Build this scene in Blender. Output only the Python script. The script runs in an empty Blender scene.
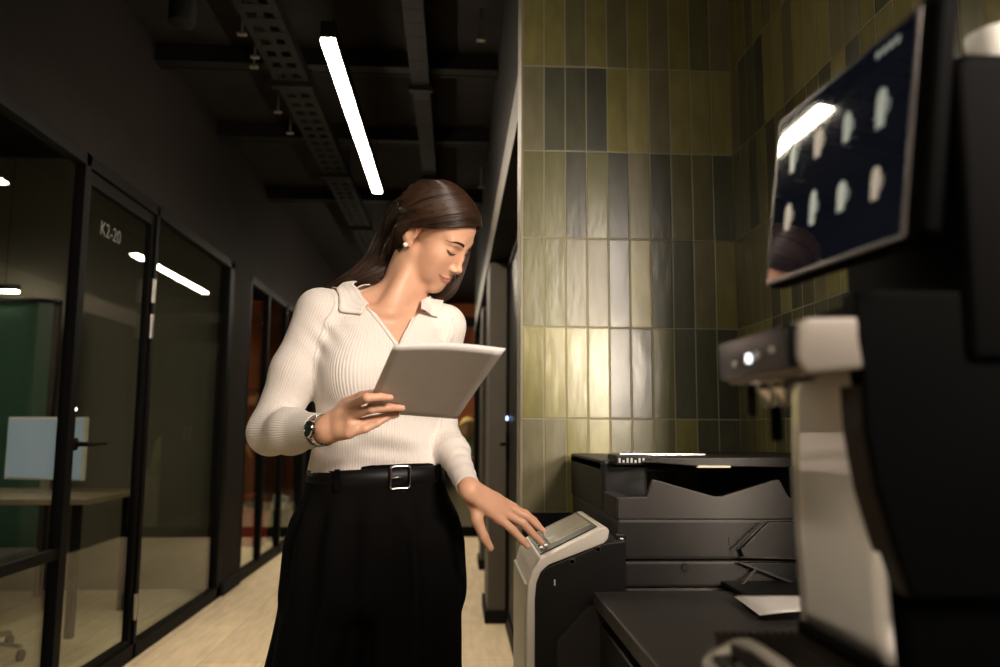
import bpy, bmesh, math, random
import numpy as np
from mathutils import Matrix, Vector, Euler

# ------------------------------------------------------------------ camera, world, key lights, exposure
SC = bpy.context.scene
COL = SC.collection
F_PX, CX, CY, CAM_H = 800.0, 500.0, 333.5, 1.12
YAW, PITCH, ROLL = math.radians(3.15), math.radians(6.75), math.radians(0.35)
cam_rot = Matrix.Rotation(-YAW, 3, 'Z') @ Matrix.Rotation(math.pi / 2 + PITCH, 3, 'X') @ Matrix.Rotation(ROLL, 3, 'Z')
cd = bpy.data.cameras.new('camera')
cam = bpy.data.objects.new('camera', cd)
COL.objects.link(cam)
cam.matrix_world = Matrix.Translation((0, 0, CAM_H)) @ cam_rot.to_4x4()
cd.sensor_width = 36.0
cd.lens = F_PX * 36.0 / 1000.0
cd.clip_start = 0.02
cd.dof.use_dof = True
cd.dof.focus_distance = 1.80
cd.dof.aperture_fstop = 2.8
SC.camera = cam

world = bpy.data.worlds.new('world')
SC.world = world
world.use_nodes = True
world.node_tree.nodes['Background'].inputs[0].default_value = (1.0, 0.86, 0.7, 1)
world.node_tree.nodes['Background'].inputs[1].default_value = 0.006

def area_light(name, loc, target, size, size_y, power, color, spread=180):
    l = bpy.data.lights.new(name, 'AREA')
    l.shape = 'RECTANGLE'; l.size = size; l.size_y = size_y
    l.energy = power; l.color = color; l.spread = math.radians(spread)
    o = bpy.data.objects.new(name, l)
    COL.objects.link(o)
    o.location = loc
    o.rotation_euler = (Vector(target) - Vector(loc)).to_track_quat('-Z', 'Y').to_euler()
    return o
area_light('key_light', (1.18, -0.42, 2.22), (0.0, 1.9, 1.25), 0.6, 0.5, 13.5, (1.0, 0.85, 0.74), 66)  # unseen key light for the woman, behind the camera on the right
area_light('tile_glow_light', (1.32, -1.1, 1.55), (0.54, 2.4, 1.22), 0.4, 0.4, 6.0, (1.0, 0.85, 0.68), 30)  # unseen light added for the tile glow, narrowed to miss the woman
area_light('fill_light', (-1.1, -1.3, 2.55), (-0.25, 1.9, 1.0), 0.8, 0.6, 2.6, (1.0, 0.86, 0.70), 120)  # unseen fill added behind left, brightens faces turned to the corridor
vs = SC.view_settings
vs.view_transform = 'Standard'; vs.look = 'None'; vs.exposure = 0.0; vs.gamma = 1.0
vs.use_curve_mapping = False
SC.cycles.max_bounces = 8
SC.cycles.transparent_max_bounces = 16
SC.cycles.use_denoising = True
SC.cycles.sample_clamp_indirect = 4.0

CMN = np.array(cam_rot); CPOS = np.array([0, 0, CAM_H])
def at(x, y, Y):
    """point of the place seen in direction (x, y) at distance Y down the corridor"""
    d = CMN @ np.array([(x - CX) / F_PX, -(y - CY) / F_PX, -1.0])
    return CPOS + d * (Y / d[1])
def at_x(x, y, X):
    d = CMN @ np.array([(x - CX) / F_PX, -(y - CY) / F_PX, -1.0])
    return CPOS + d * (X / d[0])
def at_z(x, y, Z):
    d = CMN @ np.array([(x - CX) / F_PX, -(y - CY) / F_PX, -1.0])
    return CPOS + d * ((Z - CAM_H) / d[2])

# ------------------------------------------------------------------ materials
def nn(nt, t, **kw):
    n = nt.nodes.new(t)
    for k, v in kw.items(): setattr(n, k, v)
    return n
def mat(name, color, rough=0.5, metal=0.0, var=0.0, vscale=8.0, bump=0.0, bscale=60.0, emit=None, estr=0.0, coat=0.0, spec=0.5, stretch=(1, 1, 1), sheen=0.0):
    m = bpy.data.materials.new(name); m.use_nodes = True
    nt = m.node_tree; b = nt.nodes['Principled BSDF']
    b.inputs['Roughness'].default_value = rough; b.inputs['Metallic'].default_value = metal
    b.inputs['Specular IOR Level'].default_value = spec
    b.inputs['Coat Weight'].default_value = coat
    b.inputs['Sheen Weight'].default_value = sheen
    tc = nn(nt, 'ShaderNodeTexCoord'); mp = nn(nt, 'ShaderNodeMapping')
    mp.inputs['Scale'].default_value = stretch
    nt.links.new(tc.outputs['Object'], mp.inputs[0])
    nz = nn(nt, 'ShaderNodeTexNoise'); nz.inputs['Scale'].default_value = vscale; nz.inputs['Detail'].default_value = 4
    nt.links.new(mp.outputs[0], nz.inputs['Vector'])
    rp = nn(nt, 'ShaderNodeValToRGB')
    c = Vector(color[:3])
    rp.color_ramp.elements[0].position = 0.3; rp.color_ramp.elements[1].position = 0.7
    rp.color_ramp.elements[0].color = (*(c * (1 - var)), 1); rp.color_ramp.elements[1].color = (*(c * (1 + var)), 1)
    nt.links.new(nz.outputs['Fac'], rp.inputs[0]); nt.links.new(rp.outputs[0], b.inputs['Base Color'])
    if bump:
        nb = nn(nt, 'ShaderNodeTexNoise'); nb.inputs['Scale'].default_value = bscale; nb.inputs['Detail'].default_value = 3
        nt.links.new(mp.outputs[0], nb.inputs['Vector'])
        bp = nn(nt, 'ShaderNodeBump'); bp.inputs['Strength'].default_value = bump; bp.inputs['Distance'].default_value = 0.002
        nt.links.new(nb.outputs['Fac'], bp.inputs['Height']); nt.links.new(bp.outputs[0], b.inputs['Normal'])
    if emit:
        b.inputs['Emission Color'].default_value = (*emit, 1); b.inputs['Emission Strength'].default_value = estr
    return m

def math_node(nt, op, a, b=None):
    n = nn(nt, 'ShaderNodeMath', operation=op)
    for i, v in enumerate((a, b)):
        if v is None: continue
        if isinstance(v, (int, float)): n.inputs[i].default_value = v
        else: nt.links.new(v, n.inputs[i])
    return n.outputs[0]

TW, TH = 0.0665, 0.2765
def tile_mat(name, axis, origin, sign):
    m = bpy.data.materials.new(name); m.use_nodes = True
    nt = m.node_tree; b = nt.nodes['Principled BSDF']
    tc = nn(nt, 'ShaderNodeTexCoord'); sp = nn(nt, 'ShaderNodeSeparateXYZ')
    nt.links.new(tc.outputs['Object'], sp.inputs[0])
    u = math_node(nt, 'DIVIDE', math_node(nt, 'MULTIPLY', math_node(nt, 'SUBTRACT', sp.outputs[axis], origin), sign), TW)
    v = math_node(nt, 'DIVIDE', math_node(nt, 'SUBTRACT', sp.outputs['Z'], 0.8735), TH)
    fu = math_node(nt, 'FRACT', u); fv = math_node(nt, 'FRACT', v)
    iu = math_node(nt, 'FLOOR', u); iv = math_node(nt, 'FLOOR', v)
    du = math_node(nt, 'MULTIPLY', math_node(nt, 'MINIMUM', fu, math_node(nt, 'SUBTRACT', 1.0, fu)), TW)
    dv = math_node(nt, 'MULTIPLY', math_node(nt, 'MINIMUM', fv, math_node(nt, 'SUBTRACT', 1.0, fv)), TH)
    dd = math_node(nt, 'MINIMUM', du, dv)
    cb = nn(nt, 'ShaderNodeCombineXYZ'); nt.links.new(iu, cb.inputs[0]); nt.links.new(iv, cb.inputs[1])
    wn = nn(nt, 'ShaderNodeTexWhiteNoise', noise_dimensions='2D'); nt.links.new(cb.outputs[0], wn.inputs['Vector'])
    rp = nn(nt, 'ShaderNodeValToRGB'); cr = rp.color_ramp; cr.interpolation = 'CONSTANT'
    pal = [(0.0, (0.21, 0.193, 0.07)), (0.2, (0.087, 0.09, 0.059)), (0.4, (0.14, 0.137, 0.064)), (0.56, (0.259, 0.235, 0.092)), (0.7, (0.066, 0.067, 0.048)), (0.84, (0.165, 0.151, 0.084))]
    while len(cr.elements) < len(pal): cr.elements.new(0.5)
    for e, (p, c) in zip(cr.elements, pal): e.position = p; e.color = (*c, 1)
    nt.links.new(wn.outputs['Value'], rp.inputs[0])
    # glaze mottling inside each tile
    mp = nn(nt, 'ShaderNodeMapping'); mp.inputs['Scale'].default_value = (1, 1, .35)
    nt.links.new(tc.outputs['Object'], mp.inputs[0])
    nz = nn(nt, 'ShaderNodeTexNoise'); nz.inputs['Scale'].default_value = 28; nz.inputs['Detail'].default_value = 5
    nt.links.new(mp.outputs[0], nz.inputs['Vector'])
    mx = nn(nt, 'ShaderNodeMix', data_type='RGBA', blend_type='MULTIPLY'); mx.inputs[0].default_value = .30
    r2 = nn(nt, 'ShaderNodeValToRGB'); r2.color_ramp.elements[0].color = (.45, .45, .42, 1); r2.color_ramp.elements[1].color = (1.4, 1.4, 1.35, 1)
    r2.color_ramp.elements[0].position = .3; r2.color_ramp.elements[1].position = .72
    nt.links.new(nz.outputs['Fac'], r2.inputs[0])
    nt.links.new(rp.outputs[0], mx.inputs[6]); nt.links.new(r2.outputs[0], mx.inputs[7])
    gm = nn(nt, 'ShaderNodeMath', operation='LESS_THAN'); nt.links.new(dd, gm.inputs[0]); gm.inputs[1].default_value = 0.0019
    mg = nn(nt, 'ShaderNodeMix', data_type='RGBA'); nt.links.new(gm.outputs[0], mg.inputs[0])
    nt.links.new(mx.outputs[2], mg.inputs[6]); mg.inputs[7].default_value = (.27, .25, .17, 1)
    nt.links.new(mg.outputs[2], b.inputs['Base Color'])
    b.inputs['Specular IOR Level'].default_value = .32
    ro = math_node(nt, 'ADD', math_node(nt, 'MULTIPLY', wn.outputs['Value'], .10), .20)
    rr = nn(nt, 'ShaderNodeMix', data_type='FLOAT'); nt.links.new(gm.outputs[0], rr.inputs[0]); nt.links.new(ro, rr.inputs[2]); rr.inputs[3].default_value = .8
    nt.links.new(rr.outputs[0], b.inputs['Roughness'])
    edge = nn(nt, 'ShaderNodeMapRange', interpolation_type='SMOOTHSTEP'); nt.links.new(dd, edge.inputs[0]); edge.inputs[1].default_value = .0004; edge.inputs[2].default_value = .0042
    n2 = nn(nt, 'ShaderNodeTexNoise'); n2.inputs['Scale'].default_value = 30; n2.inputs['Detail'].default_value = 2
    nt.links.new(mp.outputs[0], n2.inputs['Vector'])
    # every tile leans its own way a little
    tl = math_node(nt, 'MULTIPLY', math_node(nt, 'SUBTRACT', wn.outputs['Color'], .5), fu)
    hh = math_node(nt, 'ADD', edge.outputs[0], math_node(nt, 'ADD', math_node(nt, 'MULTIPLY', n2.outputs['Fac'], 1.1), math_node(nt, 'MULTIPLY', tl, .5)))
    bp = nn(nt, 'ShaderNodeBump'); bp.inputs['Strength'].default_value = .8; bp.inputs['Distance'].default_value = .0013
    nt.links.new(hh, bp.inputs['Height']); nt.links.new(bp.outputs[0], b.inputs['Normal'])
    return m

def floor_mat():
    m = bpy.data.materials.new('floor_boards'); m.use_nodes = True
    nt = m.node_tree; b = nt.nodes['Principled BSDF']
    tc = nn(nt, 'ShaderNodeTexCoord')
    mp = nn(nt, 'ShaderNodeMapping'); mp.inputs['Rotation'].default_value = (0, 0, math.pi / 2)
    nt.links.new(tc.outputs['Object'], mp.inputs[0])
    br = nn(nt, 'ShaderNodeTexBrick'); br.offset = .37
    br.inputs['Scale'].default_value = 1; br.inputs['Brick Width'].default_value = 1.2; br.inputs['Row Height'].default_value = .3
    br.inputs['Mortar Size'].default_value = .002; br.inputs['Color1'].default_value = (.70, .57, .39, 1); br.inputs['Color2'].default_value = (.61, .49, .33, 1)
    br.inputs['Mortar'].default_value = (.30, .23, .15, 1)
    nt.links.new(mp.outputs[0], br.inputs['Vector'])
    m2 = nn(nt, 'ShaderNodeMapping'); m2.inputs['Scale'].default_value = (9, 1.3, 1)
    nt.links.new(tc.outputs['Object'], m2.inputs[0])
    nz = nn(nt, 'ShaderNodeTexNoise'); nz.inputs['Scale'].default_value = 3; nz.inputs['Detail'].default_value = 6
    nt.links.new(m2.outputs[0], nz.inputs['Vector'])
    rp = nn(nt, 'ShaderNodeValToRGB'); rp.color_ramp.elements[0].color = (.6, .6, .6, 1); rp.color_ramp.elements[1].color = (1.25, 1.25, 1.25, 1)
    rp.color_ramp.elements[0].position = .3; rp.color_ramp.elements[1].position = .7
    nt.links.new(nz.outputs['Fac'], rp.inputs[0])
    mx = nn(nt, 'ShaderNodeMix', data_type='RGBA', blend_type='MULTIPLY'); mx.inputs[0].default_value = .45
    nt.links.new(br.outputs['Color'], mx.inputs[6]); nt.links.new(rp.outputs[0], mx.inputs[7])
    nt.links.new(mx.outputs[2], b.inputs['Base Color'])
    b.inputs['Roughness'].default_value = .38
    return m

def glass_mat(name, tint=(.93, .96, .94), refl=1.0):
    m = bpy.data.materials.new(name); m.use_nodes = True
    nt = m.node_tree; nt.nodes.remove(nt.nodes['Principled BSDF'])
    out = nt.nodes['Material Output']
    tr = nn(nt, 'ShaderNodeBsdfTransparent'); tr.inputs[0].default_value = (*tint, 1)
    gl = nn(nt, 'ShaderNodeBsdfGlossy'); gl.inputs['Roughness'].default_value = 0.01
    ge = nn(nt, 'ShaderNodeNewGeometry')
    dt = nn(nt, 'ShaderNodeVectorMath', operation='DOT_PRODUCT')
    nt.links.new(ge.outputs['Normal'], dt.inputs[0]); nt.links.new(ge.outputs['Incoming'], dt.inputs[1])
    ca = math_node(nt, 'SUBTRACT', 1.0, math_node(nt, 'ABSOLUTE', dt.outputs['Value']))
    f2 = math_node(nt, 'ADD', math_node(nt, 'MULTIPLY', math_node(nt, 'POWER', ca, 5.0), .95 * refl), .043 * refl)
    cl = nn(nt, 'ShaderNodeClamp'); nt.links.new(f2, cl.inputs[0])
    mx = nn(nt, 'ShaderNodeMixShader'); nt.links.new(cl.outputs[0], mx.inputs[0])
    nt.links.new(tr.outputs[0], mx.inputs[1]); nt.links.new(gl.outputs[0], mx.inputs[2])
    nt.links.new(mx.outputs[0], out.inputs[0])
    return m

M = {}
M['black_metal'] = mat('black_metal', (.0035, .0032, .0030), .55, .0, .15, 20, spec=.05)
M['wall_dark'] = mat('dark_wall_paint', (.0135, .011, .0095), .75, 0, .10, 5, .25, 180, spec=.05)
M['wall_black'] = mat('black_paint', (.008, .007, .0065), .8, 0, .2, 4, .3, 90, spec=.12)
M['beam'] = mat('black_duct_paint', (.0055, .005, .0045), .6, 0, .25, 12, spec=.12)
M['board'] = mat('ceiling_board', (.0095, .008, .007), .85, 0, .35, 7, .6, 60, spec=.12)
M['beige'] = mat('beige_wall_paint', (.42, .35, .26), .6, 0, .06, 4, .1, 120)
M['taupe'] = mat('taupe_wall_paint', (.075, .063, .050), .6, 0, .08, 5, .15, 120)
M['trim'] = mat('tile_edge_trim', (.20, .18, .125), .5, 0, .06, 8)
M['orange'] = mat('orange_wall_paint', (.42, .10, .02), .7, 0, .08, 3)
M['dusk'] = mat('room_wall_paint', (.085, .075, .052), .7, 0, .10, 2)
M['plinth'] = mat('black_plinth', (.006, .0055, .005), .5, 0, .2, 9, spec=.35)
M['glass'] = glass_mat('partition_glass', (.84, .87, .83), 1.0)
M['floor'] = floor_mat()
M['tile_back'] = tile_mat('olive_tile_back', 'X', 0.200, 1)
M['tile_side'] = tile_mat('olive_tile_side', 'Y', 2.40, -1)
M['lamp'] = mat('lamp_diffuser', (1, 1, 1), .5, emit=(1.0, .86, .66), estr=85.0)
M['p_black'] = mat('printer_black_plastic', (.008, .0075, .007), .42, 0, .12, 15, .25, 500, spec=0.25)
M['p_dark'] = mat('printer_dark_plastic', (.026, .0235, .0215), .40, 0, .10, 12, .25, 500, spec=.16)
M['p_grey'] = mat('printer_grey_plastic', (.050, .045, .041), .42, 0, .08, 12, .2, 500, spec=.16)
M['p_white'] = mat('printer_white_plastic', (.62, .57, .50), .38, 0, .03, 10, .12, 500)
M['p_cream'] = mat('printer_cream_plastic', (.36, .34, .26), .45, 0, .04, 10)
M['lcd'] = mat('printer_display', (.20, .18, .13), .22, 0, .12, 18, emit=(.30, .27, .18), estr=.10)
M['chrome'] = mat('chrome', (.62, .60, .57), .18, 1.0, .04, 20)
M['steel'] = mat('brushed_steel', (.45, .43, .40), .32, 1.0, .06, 30)
M['counter'] = mat('counter_laminate', (.038, .034, .031), .42, 0, .10, 14, .12, 300, spec=.35)
M['cabinet'] = mat('cabinet_front', (.012, .011, .010), .5, 0, .10, 14, spec=.35)
M['m_black'] = mat('machine_black_plastic', (.0015, .0015, .0015), .6, 0, .15, 12, spec=.025)
M['m_brown'] = mat('machine_bronze_plastic', (.010, .007, .005), .45, 0, .10, 12, spec=0.15)
M['m_silver'] = mat('machine_champagne_metal', (.22, .195, .165), .42, .2, .04, 15)
M['m_gloss'] = mat('machine_gloss_white', (.70, .66, .62), .06, 0, .02, 6, coat=.6)
M['m_panel'] = mat('machine_gloss_black', (.003, .003, .003), .22, 0, .1, 6, spec=.25)
M['screen'] = mat('touch_screen_glass', (.004, .005, .008), .03, 0, .1, 6, emit=(.006, .010, .022), estr=.22, coat=1.0)
M['m_rim'] = mat('screen_rim_metal', (.045, .04, .038), .3, .8, .05, 20)
M['icon'] = mat('drink_icon_light', (.3, .36, .36), .4, emit=(.36, .56, .58), estr=.12)
M['icon2'] = mat('drink_icon_warm', (.4, .36, .33), .4, emit=(.58, .52, .46), estr=.12)
M['etched'] = mat('etched_grey', (.09, .09, .085), .6, 0, .05, 20)
M['led'] = mat('white_led', (.9, .9, 1), .3, emit=(.9, .93, 1.0), estr=3.0)
M['led_blue'] = mat('blue_led', (.3, .4, 1), .3, emit=(.35, .5, 1.0), estr=6.0)
M['paper'] = mat('white_paper', (.68, .65, .62), .7, 0, .02, 30)
M['white'] = mat('white_ceramic', (.8, .78, .74), .25, 0, .02, 10)
M['desk'] = mat('desk_wood', (.22, .16, .10), .45, 0, .15, 6, stretch=(1, 6, 1))
M['green_fabric'] = mat('green_fabric', (.012, .060, .036), .85, 0, .15, 40, .4, 300)
M['chair_fabric'] = mat('chair_fabric', (.03, .028, .026), .8, 0, .15, 40)
M['red'] = mat('red_plastic', (.38, .025, .020), .45, 0, .08, 10)
M['monitor'] = mat('monitor_screen', (.3, .36, .44), .3, emit=(.52, .66, .86), estr=.15)
M['letter'] = mat('etched_white', (.55, .55, .52), .6, 0, .05, 20)

# ------------------------------------------------------------------ mesh helpers
class MB:
    """collects shapes into one mesh"""
    def __init__(self): self.bm = bmesh.new()
    def box(self, lo, hi, bev=0.0, seg=2, rot=None, piv=None):
        b = bmesh.new()
        bmesh.ops.create_cube(b, size=1)
        c = [(l + h) / 2 for l, h in zip(lo, hi)]; s = [max(abs(h - l), 1e-5) for l, h in zip(lo, hi)]
        for v in b.verts: v.co = Vector((v.co.x * s[0], v.co.y * s[1], v.co.z * s[2])) + Vector(c)
        if bev:
            bmesh.ops.bevel(b, geom=b.edges[:], offset=min(bev, min(s) * .45), segments=seg, profile=.6, affect='EDGES')
        self._in(b, rot, piv); return self
    def _in(self, b, rot=None, piv=None):
        if rot is not None:
            p = Vector(piv) if piv is not None else Vector((0, 0, 0))
            for v in b.verts: v.co = p + rot @ (v.co - p)
        vm = {}
        for v in b.verts: vm[v] = self.bm.verts.new(v.co)
        for f in b.faces:
            try: self.bm.faces.new([vm[v] for v in f.verts])
            except ValueError: pass
        b.free()
    def prism(self, pts, axis, lo, hi, bev=0.0, seg=2):
        """polygon in the two other axes, extruded along axis"""
        b = bmesh.new()
        def put(p, t):
            if axis == 'X': return (t, p[0], p[1])
            if axis == 'Y': return (p[0], t, p[1])
            return (p[0], p[1], t)
        v0 = [b.verts.new(put(p, lo)) for p in pts]; v1 = [b.verts.new(put(p, hi)) for p in pts]
        n = len(pts)
        b.faces.new(v0[::-1]); b.faces.new(v1)
        for i in range(n): b.faces.new([v0[i], v0[(i + 1) % n], v1[(i + 1) % n], v1[i]])
        bmesh.ops.recalc_face_normals(b, faces=b.faces[:])
        if bev: bmesh.ops.bevel(b, geom=b.edges[:], offset=bev, segments=seg, profile=.6, affect='EDGES')
        self._in(b); return self
    def tube(self, pts, r, n=10, closed=False):
        pts = [Vector(p) for p in pts]; m = len(pts)
        rs = r if isinstance(r, (list, tuple)) else [r] * m
        rings = []; up = None
        for i, p in enumerate(pts):
            if closed: d = pts[(i + 1) % m] - pts[i - 1]
            else: d = pts[min(i + 1, m - 1)] - pts[max(i - 1, 0)]
            d.normalize()
            if up is None: up = Vector((0, 0, 1)) if abs(d.z) < .9 else Vector((1, 0, 0))
            a = d.cross(up)
            if a.length < 1e-4: a = d.orthogonal()
            a.normalize(); up = a.cross(d).normalized()
            rings.append([self.bm.verts.new(p + (a * math.cos(2 * math.pi * k / n) + up * math.sin(2 * math.pi * k / n)) * rs[i]) for k in range(n)])
        cnt = m if closed else m - 1
        for i in range(cnt):
            A, B = rings[i], rings[(i + 1) % m]
            for k in range(n): self.bm.faces.new([A[k], A[(k + 1) % n], B[(k + 1) % n], B[k]])
        if not closed: self.bm.faces.new(rings[0][::-1]); self.bm.faces.new(rings[-1])
        return self
    def lathe(self, prof, c, n=28, axis='Z'):
        """prof: (radius, height) pairs about an axis through c"""
        rings = []
        c = Vector(c)
        for r, h in prof:
            ring = []
            for k in range(n):
                a = 2 * math.pi * k / n
                p = (r * math.cos(a), r * math.sin(a), h)
                if axis == 'X': p = (p[2], p[0], p[1])
                if axis == 'Y': p = (p[0], p[2], p[1])
                ring.append(self.bm.verts.new(c + Vector(p)))
            rings.append(ring)
        for A, B in zip(rings, rings[1:]):
            for k in range(n): self.bm.faces.new([A[k], A[(k + 1) % n], B[(k + 1) % n], B[k]])
        self.bm.faces.new(rings[0][::-1]); self.bm.faces.new(rings[-1])
        return self
    def grid(self, P, thick=0.0):
        """P[i][j] points -> sheet, given a real thickness along its normal"""
        P = [[Vector(p) for p in row] for row in P]
        ni, nj = len(P), len(P[0])
        def nrm(i, j):
            a = P[min(i + 1, ni - 1)][j] - P[max(i - 1, 0)][j]; b = P[i][min(j + 1, nj - 1)] - P[i][max(j - 1, 0)]
            v = a.cross(b); return v.normalized() if v.length > 1e-9 else Vector((0, 0, 1))
        T = [[self.bm.verts.new(P[i][j]) for j in range(nj)] for i in range(ni)]
        for i in range(ni - 1):
            for j in range(nj - 1): self.bm.faces.new([T[i][j], T[i + 1][j], T[i + 1][j + 1], T[i][j + 1]])
        if thick:
            B = [[self.bm.verts.new(P[i][j] - nrm(i, j) * thick) for j in range(nj)] for i in range(ni)]
            for i in range(ni - 1):
                for j in range(nj - 1): self.bm.faces.new([B[i][j], B[i][j + 1], B[i + 1][j + 1], B[i + 1][j]])
            for j in range(nj - 1):
                self.bm.faces.new([T[0][j], T[0][j + 1], B[0][j + 1], B[0][j]]); self.bm.faces.new([T[-1][j + 1], T[-1][j], B[-1][j], B[-1][j + 1]])
            for i in range(ni - 1):
                self.bm.faces.new([T[i + 1][0], T[i][0], B[i][0], B[i + 1][0]]); self.bm.faces.new([T[i][-1], T[i + 1][-1], B[i + 1][-1], B[i][-1]])
        return self
    def build(self, name, m, parent=None, smooth=False, recalc=True):
        if recalc: bmesh.ops.recalc_face_normals(self.bm, faces=self.bm.faces[:])
        me = bpy.data.meshes.new(name); self.bm.to_mesh(me); self.bm.free()
        return link(name, me, m, parent, smooth)

def link(name, me, m, parent=None, smooth=False):
    if smooth:
        me.polygons.foreach_set('use_smooth', [True] * len(me.polygons))
        if smooth == 'auto':
            try: me.set_sharp_from_angle(angle=math.radians(35))
            except Exception: pass
    if m is not None:
        for x in (m if isinstance(m, (list, tuple)) else [m]): me.materials.append(x)
    o = bpy.data.objects.new(name, me); COL.objects.link(o)
    if parent is not None:
        o.parent = parent
        w = Matrix.Identity(4); p = parent
        while p is not None:
            w = (p.matrix_parent_inverse @ p.matrix_basis if p.parent else p.matrix_basis) @ w; p = p.parent
        o.matrix_parent_inverse = w.inverted()          # shapes are given in world coordinates
    return o
def tag(o, label=None, cat=None, group=None, kind=None):
    if label: o['label'] = label
    if cat: o['category'] = cat
    if group: o['group'] = group
    if kind: o['kind'] = kind
    return o
def empty(name, loc, label=None, cat=None, group=None):
    o = bpy.data.objects.new(name, None); COL.objects.link(o)
    o.location = loc; o.empty_display_size = .1
    return tag(o, label, cat, group)
def struct(name, mb, m, parent=None, smooth=False):
    o = mb.build(name, m, parent, smooth)
    if parent is None: o['kind'] = 'structure'
    return o
def copy_tree(o, parent=None):
    c = o.copy(); COL.objects.link(c)
    if parent is not None:
        c.parent = parent; c.matrix_parent_inverse = o.matrix_parent_inverse.copy()
    for ch in list(o.children): copy_tree(ch, c)
    return c
# ------------------------------------------------------------------ the setting
XL, XR, ZG, ZC = -1.54, 0.20, 2.25, 3.05
struct('floor', MB().box((-5.3, -3.1, -.1), (1.1, 12.6, 0)), M['floor'])
struct('ceiling', MB().box((-5.3, -3.1, ZC), (1.1, 12.6, ZC + .1)), M['board'])
wl = MB().box((XL - .1, -3, ZG), (XL, 12.4, ZC))
wl.box((XL - .1, 5.56, 0), (XL, 6.0, ZG)).box((XL - .1, 8.35, 0), (XL, 12.4, ZG)).box((XL - .1, -3, 0), (XL, .5, ZG))
struct('wall_left', wl, M['wall_dark'])
struct('baseboard_left', MB().box((XL, 5.56, 0), (XL + .018, 6.0, .09), .004).box((XL, 8.35, 0), (XL + .018, 12.4, .09), .004), M['wall_black'])
struct('wall_rear', MB().box((-5.3, -3.1, 0), (1.1, -3.0, ZC)), M['wall_dark'])
struct('wall_end', MB().box((-5.3, 12.4, 0), (XL, 12.5, ZC)).box((-.12, 12.39, 0), (.42, 12.5, ZC)), M['orange'])
struct('wall_end_dark', MB().box((XL, 12.4, 0), (-.12, 12.5, ZC)).box((.42, 12.4, 0), (1.1, 12.5, ZC)), M['wall_dark'])
struct('wall_room', MB().box((-5.3, -3, 0), (-5.2, 12.4, ZC)), M['dusk'])
struct('wall_divider', MB().box((-5.2, 5.80, 0), (XL - .1, 5.90, ZC)), M['dusk'])
# niche with the olive tiles
struct('wall_back', MB().box((XR, 2.40, .8735), (.865, 2.52, ZC)), M['tile_back'])
struct('wall_right', MB().box((.865, .80, .8735), (.97, 2.52, ZC)), M['tile_side'])
struct('trim_1', MB().box((XR - .006, 2.392, 0), (XR, 2.53, ZC), .001), M['trim'])
struct('baseboard_niche', MB().box((XR, 2.40, 0), (.865, 2.52, .872)).box((.865, .80, 0), (.97, 2.52, .872)), M['plinth'])
# right side of the corridor: high wall, deep door recess, pier, further wall
struct('wall_corridor', MB().box((XR, 2.53, 2.30), (.42, 8.54, ZC)).box((.34, 2.53, 0), (.42, 4.78, 2.30)).box((.25, 5.25, 0), (.42, 8.54, 2.30)), M['wall_black'])
struct('wall_lit_band', MB().box((XR - .004, 2.53, 2.14), (XR, 8.54, 2.30), .001), M['taupe'])  # lighter band stands in for light grazing the dark high wall
struct('trim_3', MB().box((XR, 2.53, 2.14), (.42, 8.54, 2.30)), M['wall_black'])
struct('wall_pier', MB().box((XR, 4.78, 0), (.42, 5.25, 2.12), .004).box((.215, 6.55, 0), (.42, 6.9, 2.12), .004), M['taupe'])
struct('baseboard_right', MB().box((XR - .016, 4.765, 0), (.42, 5.265, .075), .004).box((.2, 6.535, 0), (.42, 6.915, .075), .004), M['wall_black'])
d2 = MB().box((.30, 3.72, 0), (.335, 3.79, 2.12), .003).box((.30, 4.66, 0), (.335, 4.76, 2.12), .003).box((.30, 3.79, 2.05), (.335, 4.66, 2.12), .003).box((.30, 3.79, 0), (.335, 4.66, .10), .003).box((.30, 2.53, 0), (.335, 2.60, 2.12)).box((.30, 2.6, 2.05), (.335, 3.72, 2.12)).box((.30, 2.6, 0), (.335, 3.72, .1))
d2o = struct('door_2', d2, M['black_metal'])
MB().box((.312, 2.6, .1), (.318, 3.72, 2.05)).box((.312, 3.79, .1), (.318, 4.66, 2.05)).build('door_pane', M['p_black'], d2o)
hm = MB().tube([(.30, 4.60, 1.03), (.265, 4.60, 1.03), (.262, 4.585, 1.03), (.262, 4.47, 1.03)], .010, 8).box((.29, 4.575, .94), (.302, 4.625, 1.10), .004)
hm.build('door_handle', M['black_metal'], d2o)
MB().box((.292, 4.60, 1.165), (.302, 4.622, 1.187), .003).build('lock_light', M['led_blue'], d2o)
# glass partition of the meeting room
fr = MB()
def post(m, y0, y1, z0=0, z1=ZG, d=.035): m.box((XL - .045, y0, z0), (XL + d - .033, y1, z1), .004)
def frame_run(m, y0, y1, posts):
    for a, b in posts: post(m, a, b)
    post(m, y0, y1, ZG - .055, ZG); post(m, y0, y1, 0, .075)
frame_run(fr, .5, 5.56, [(.5, .56), (1.75, 1.81), (3.30, 3.35), (4.10, 4.14), (5.46, 5.56)])
w1 = struct('window_1', fr, M['black_metal'])
MB().box((XL - .04, 1.81, .60), (XL - .004, 3.30, .64), .004).build('transom_rail', M['black_metal'], w1)
for a, b in ((.56, 1.75), (1.81, 3.30), (4.14, 5.46)):
    MB().box((XL - .034, a, .075), (XL - .026, b, ZG - .055)).build('window_pane', M['glass'], w1)
dm = MB()
for a, b in ((3.353, 3.385), (4.065, 4.097)): dm.box((XL - .042, a, .03), (XL - .010, b, ZG - .06), .003)
dm.box((XL - .042, 3.385, .03), (XL - .010, 4.065, .10), .003).box((XL - .042, 3.385, ZG - .115), (XL - .010, 4.065, ZG - .06), .003)
d1 = struct('door_1', dm, M['black_metal'])
MB().box((XL - .034, 3.385, .10), (XL - .026, 4.065, ZG - .115)).build('door_pane', M['glass'], d1)
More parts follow.
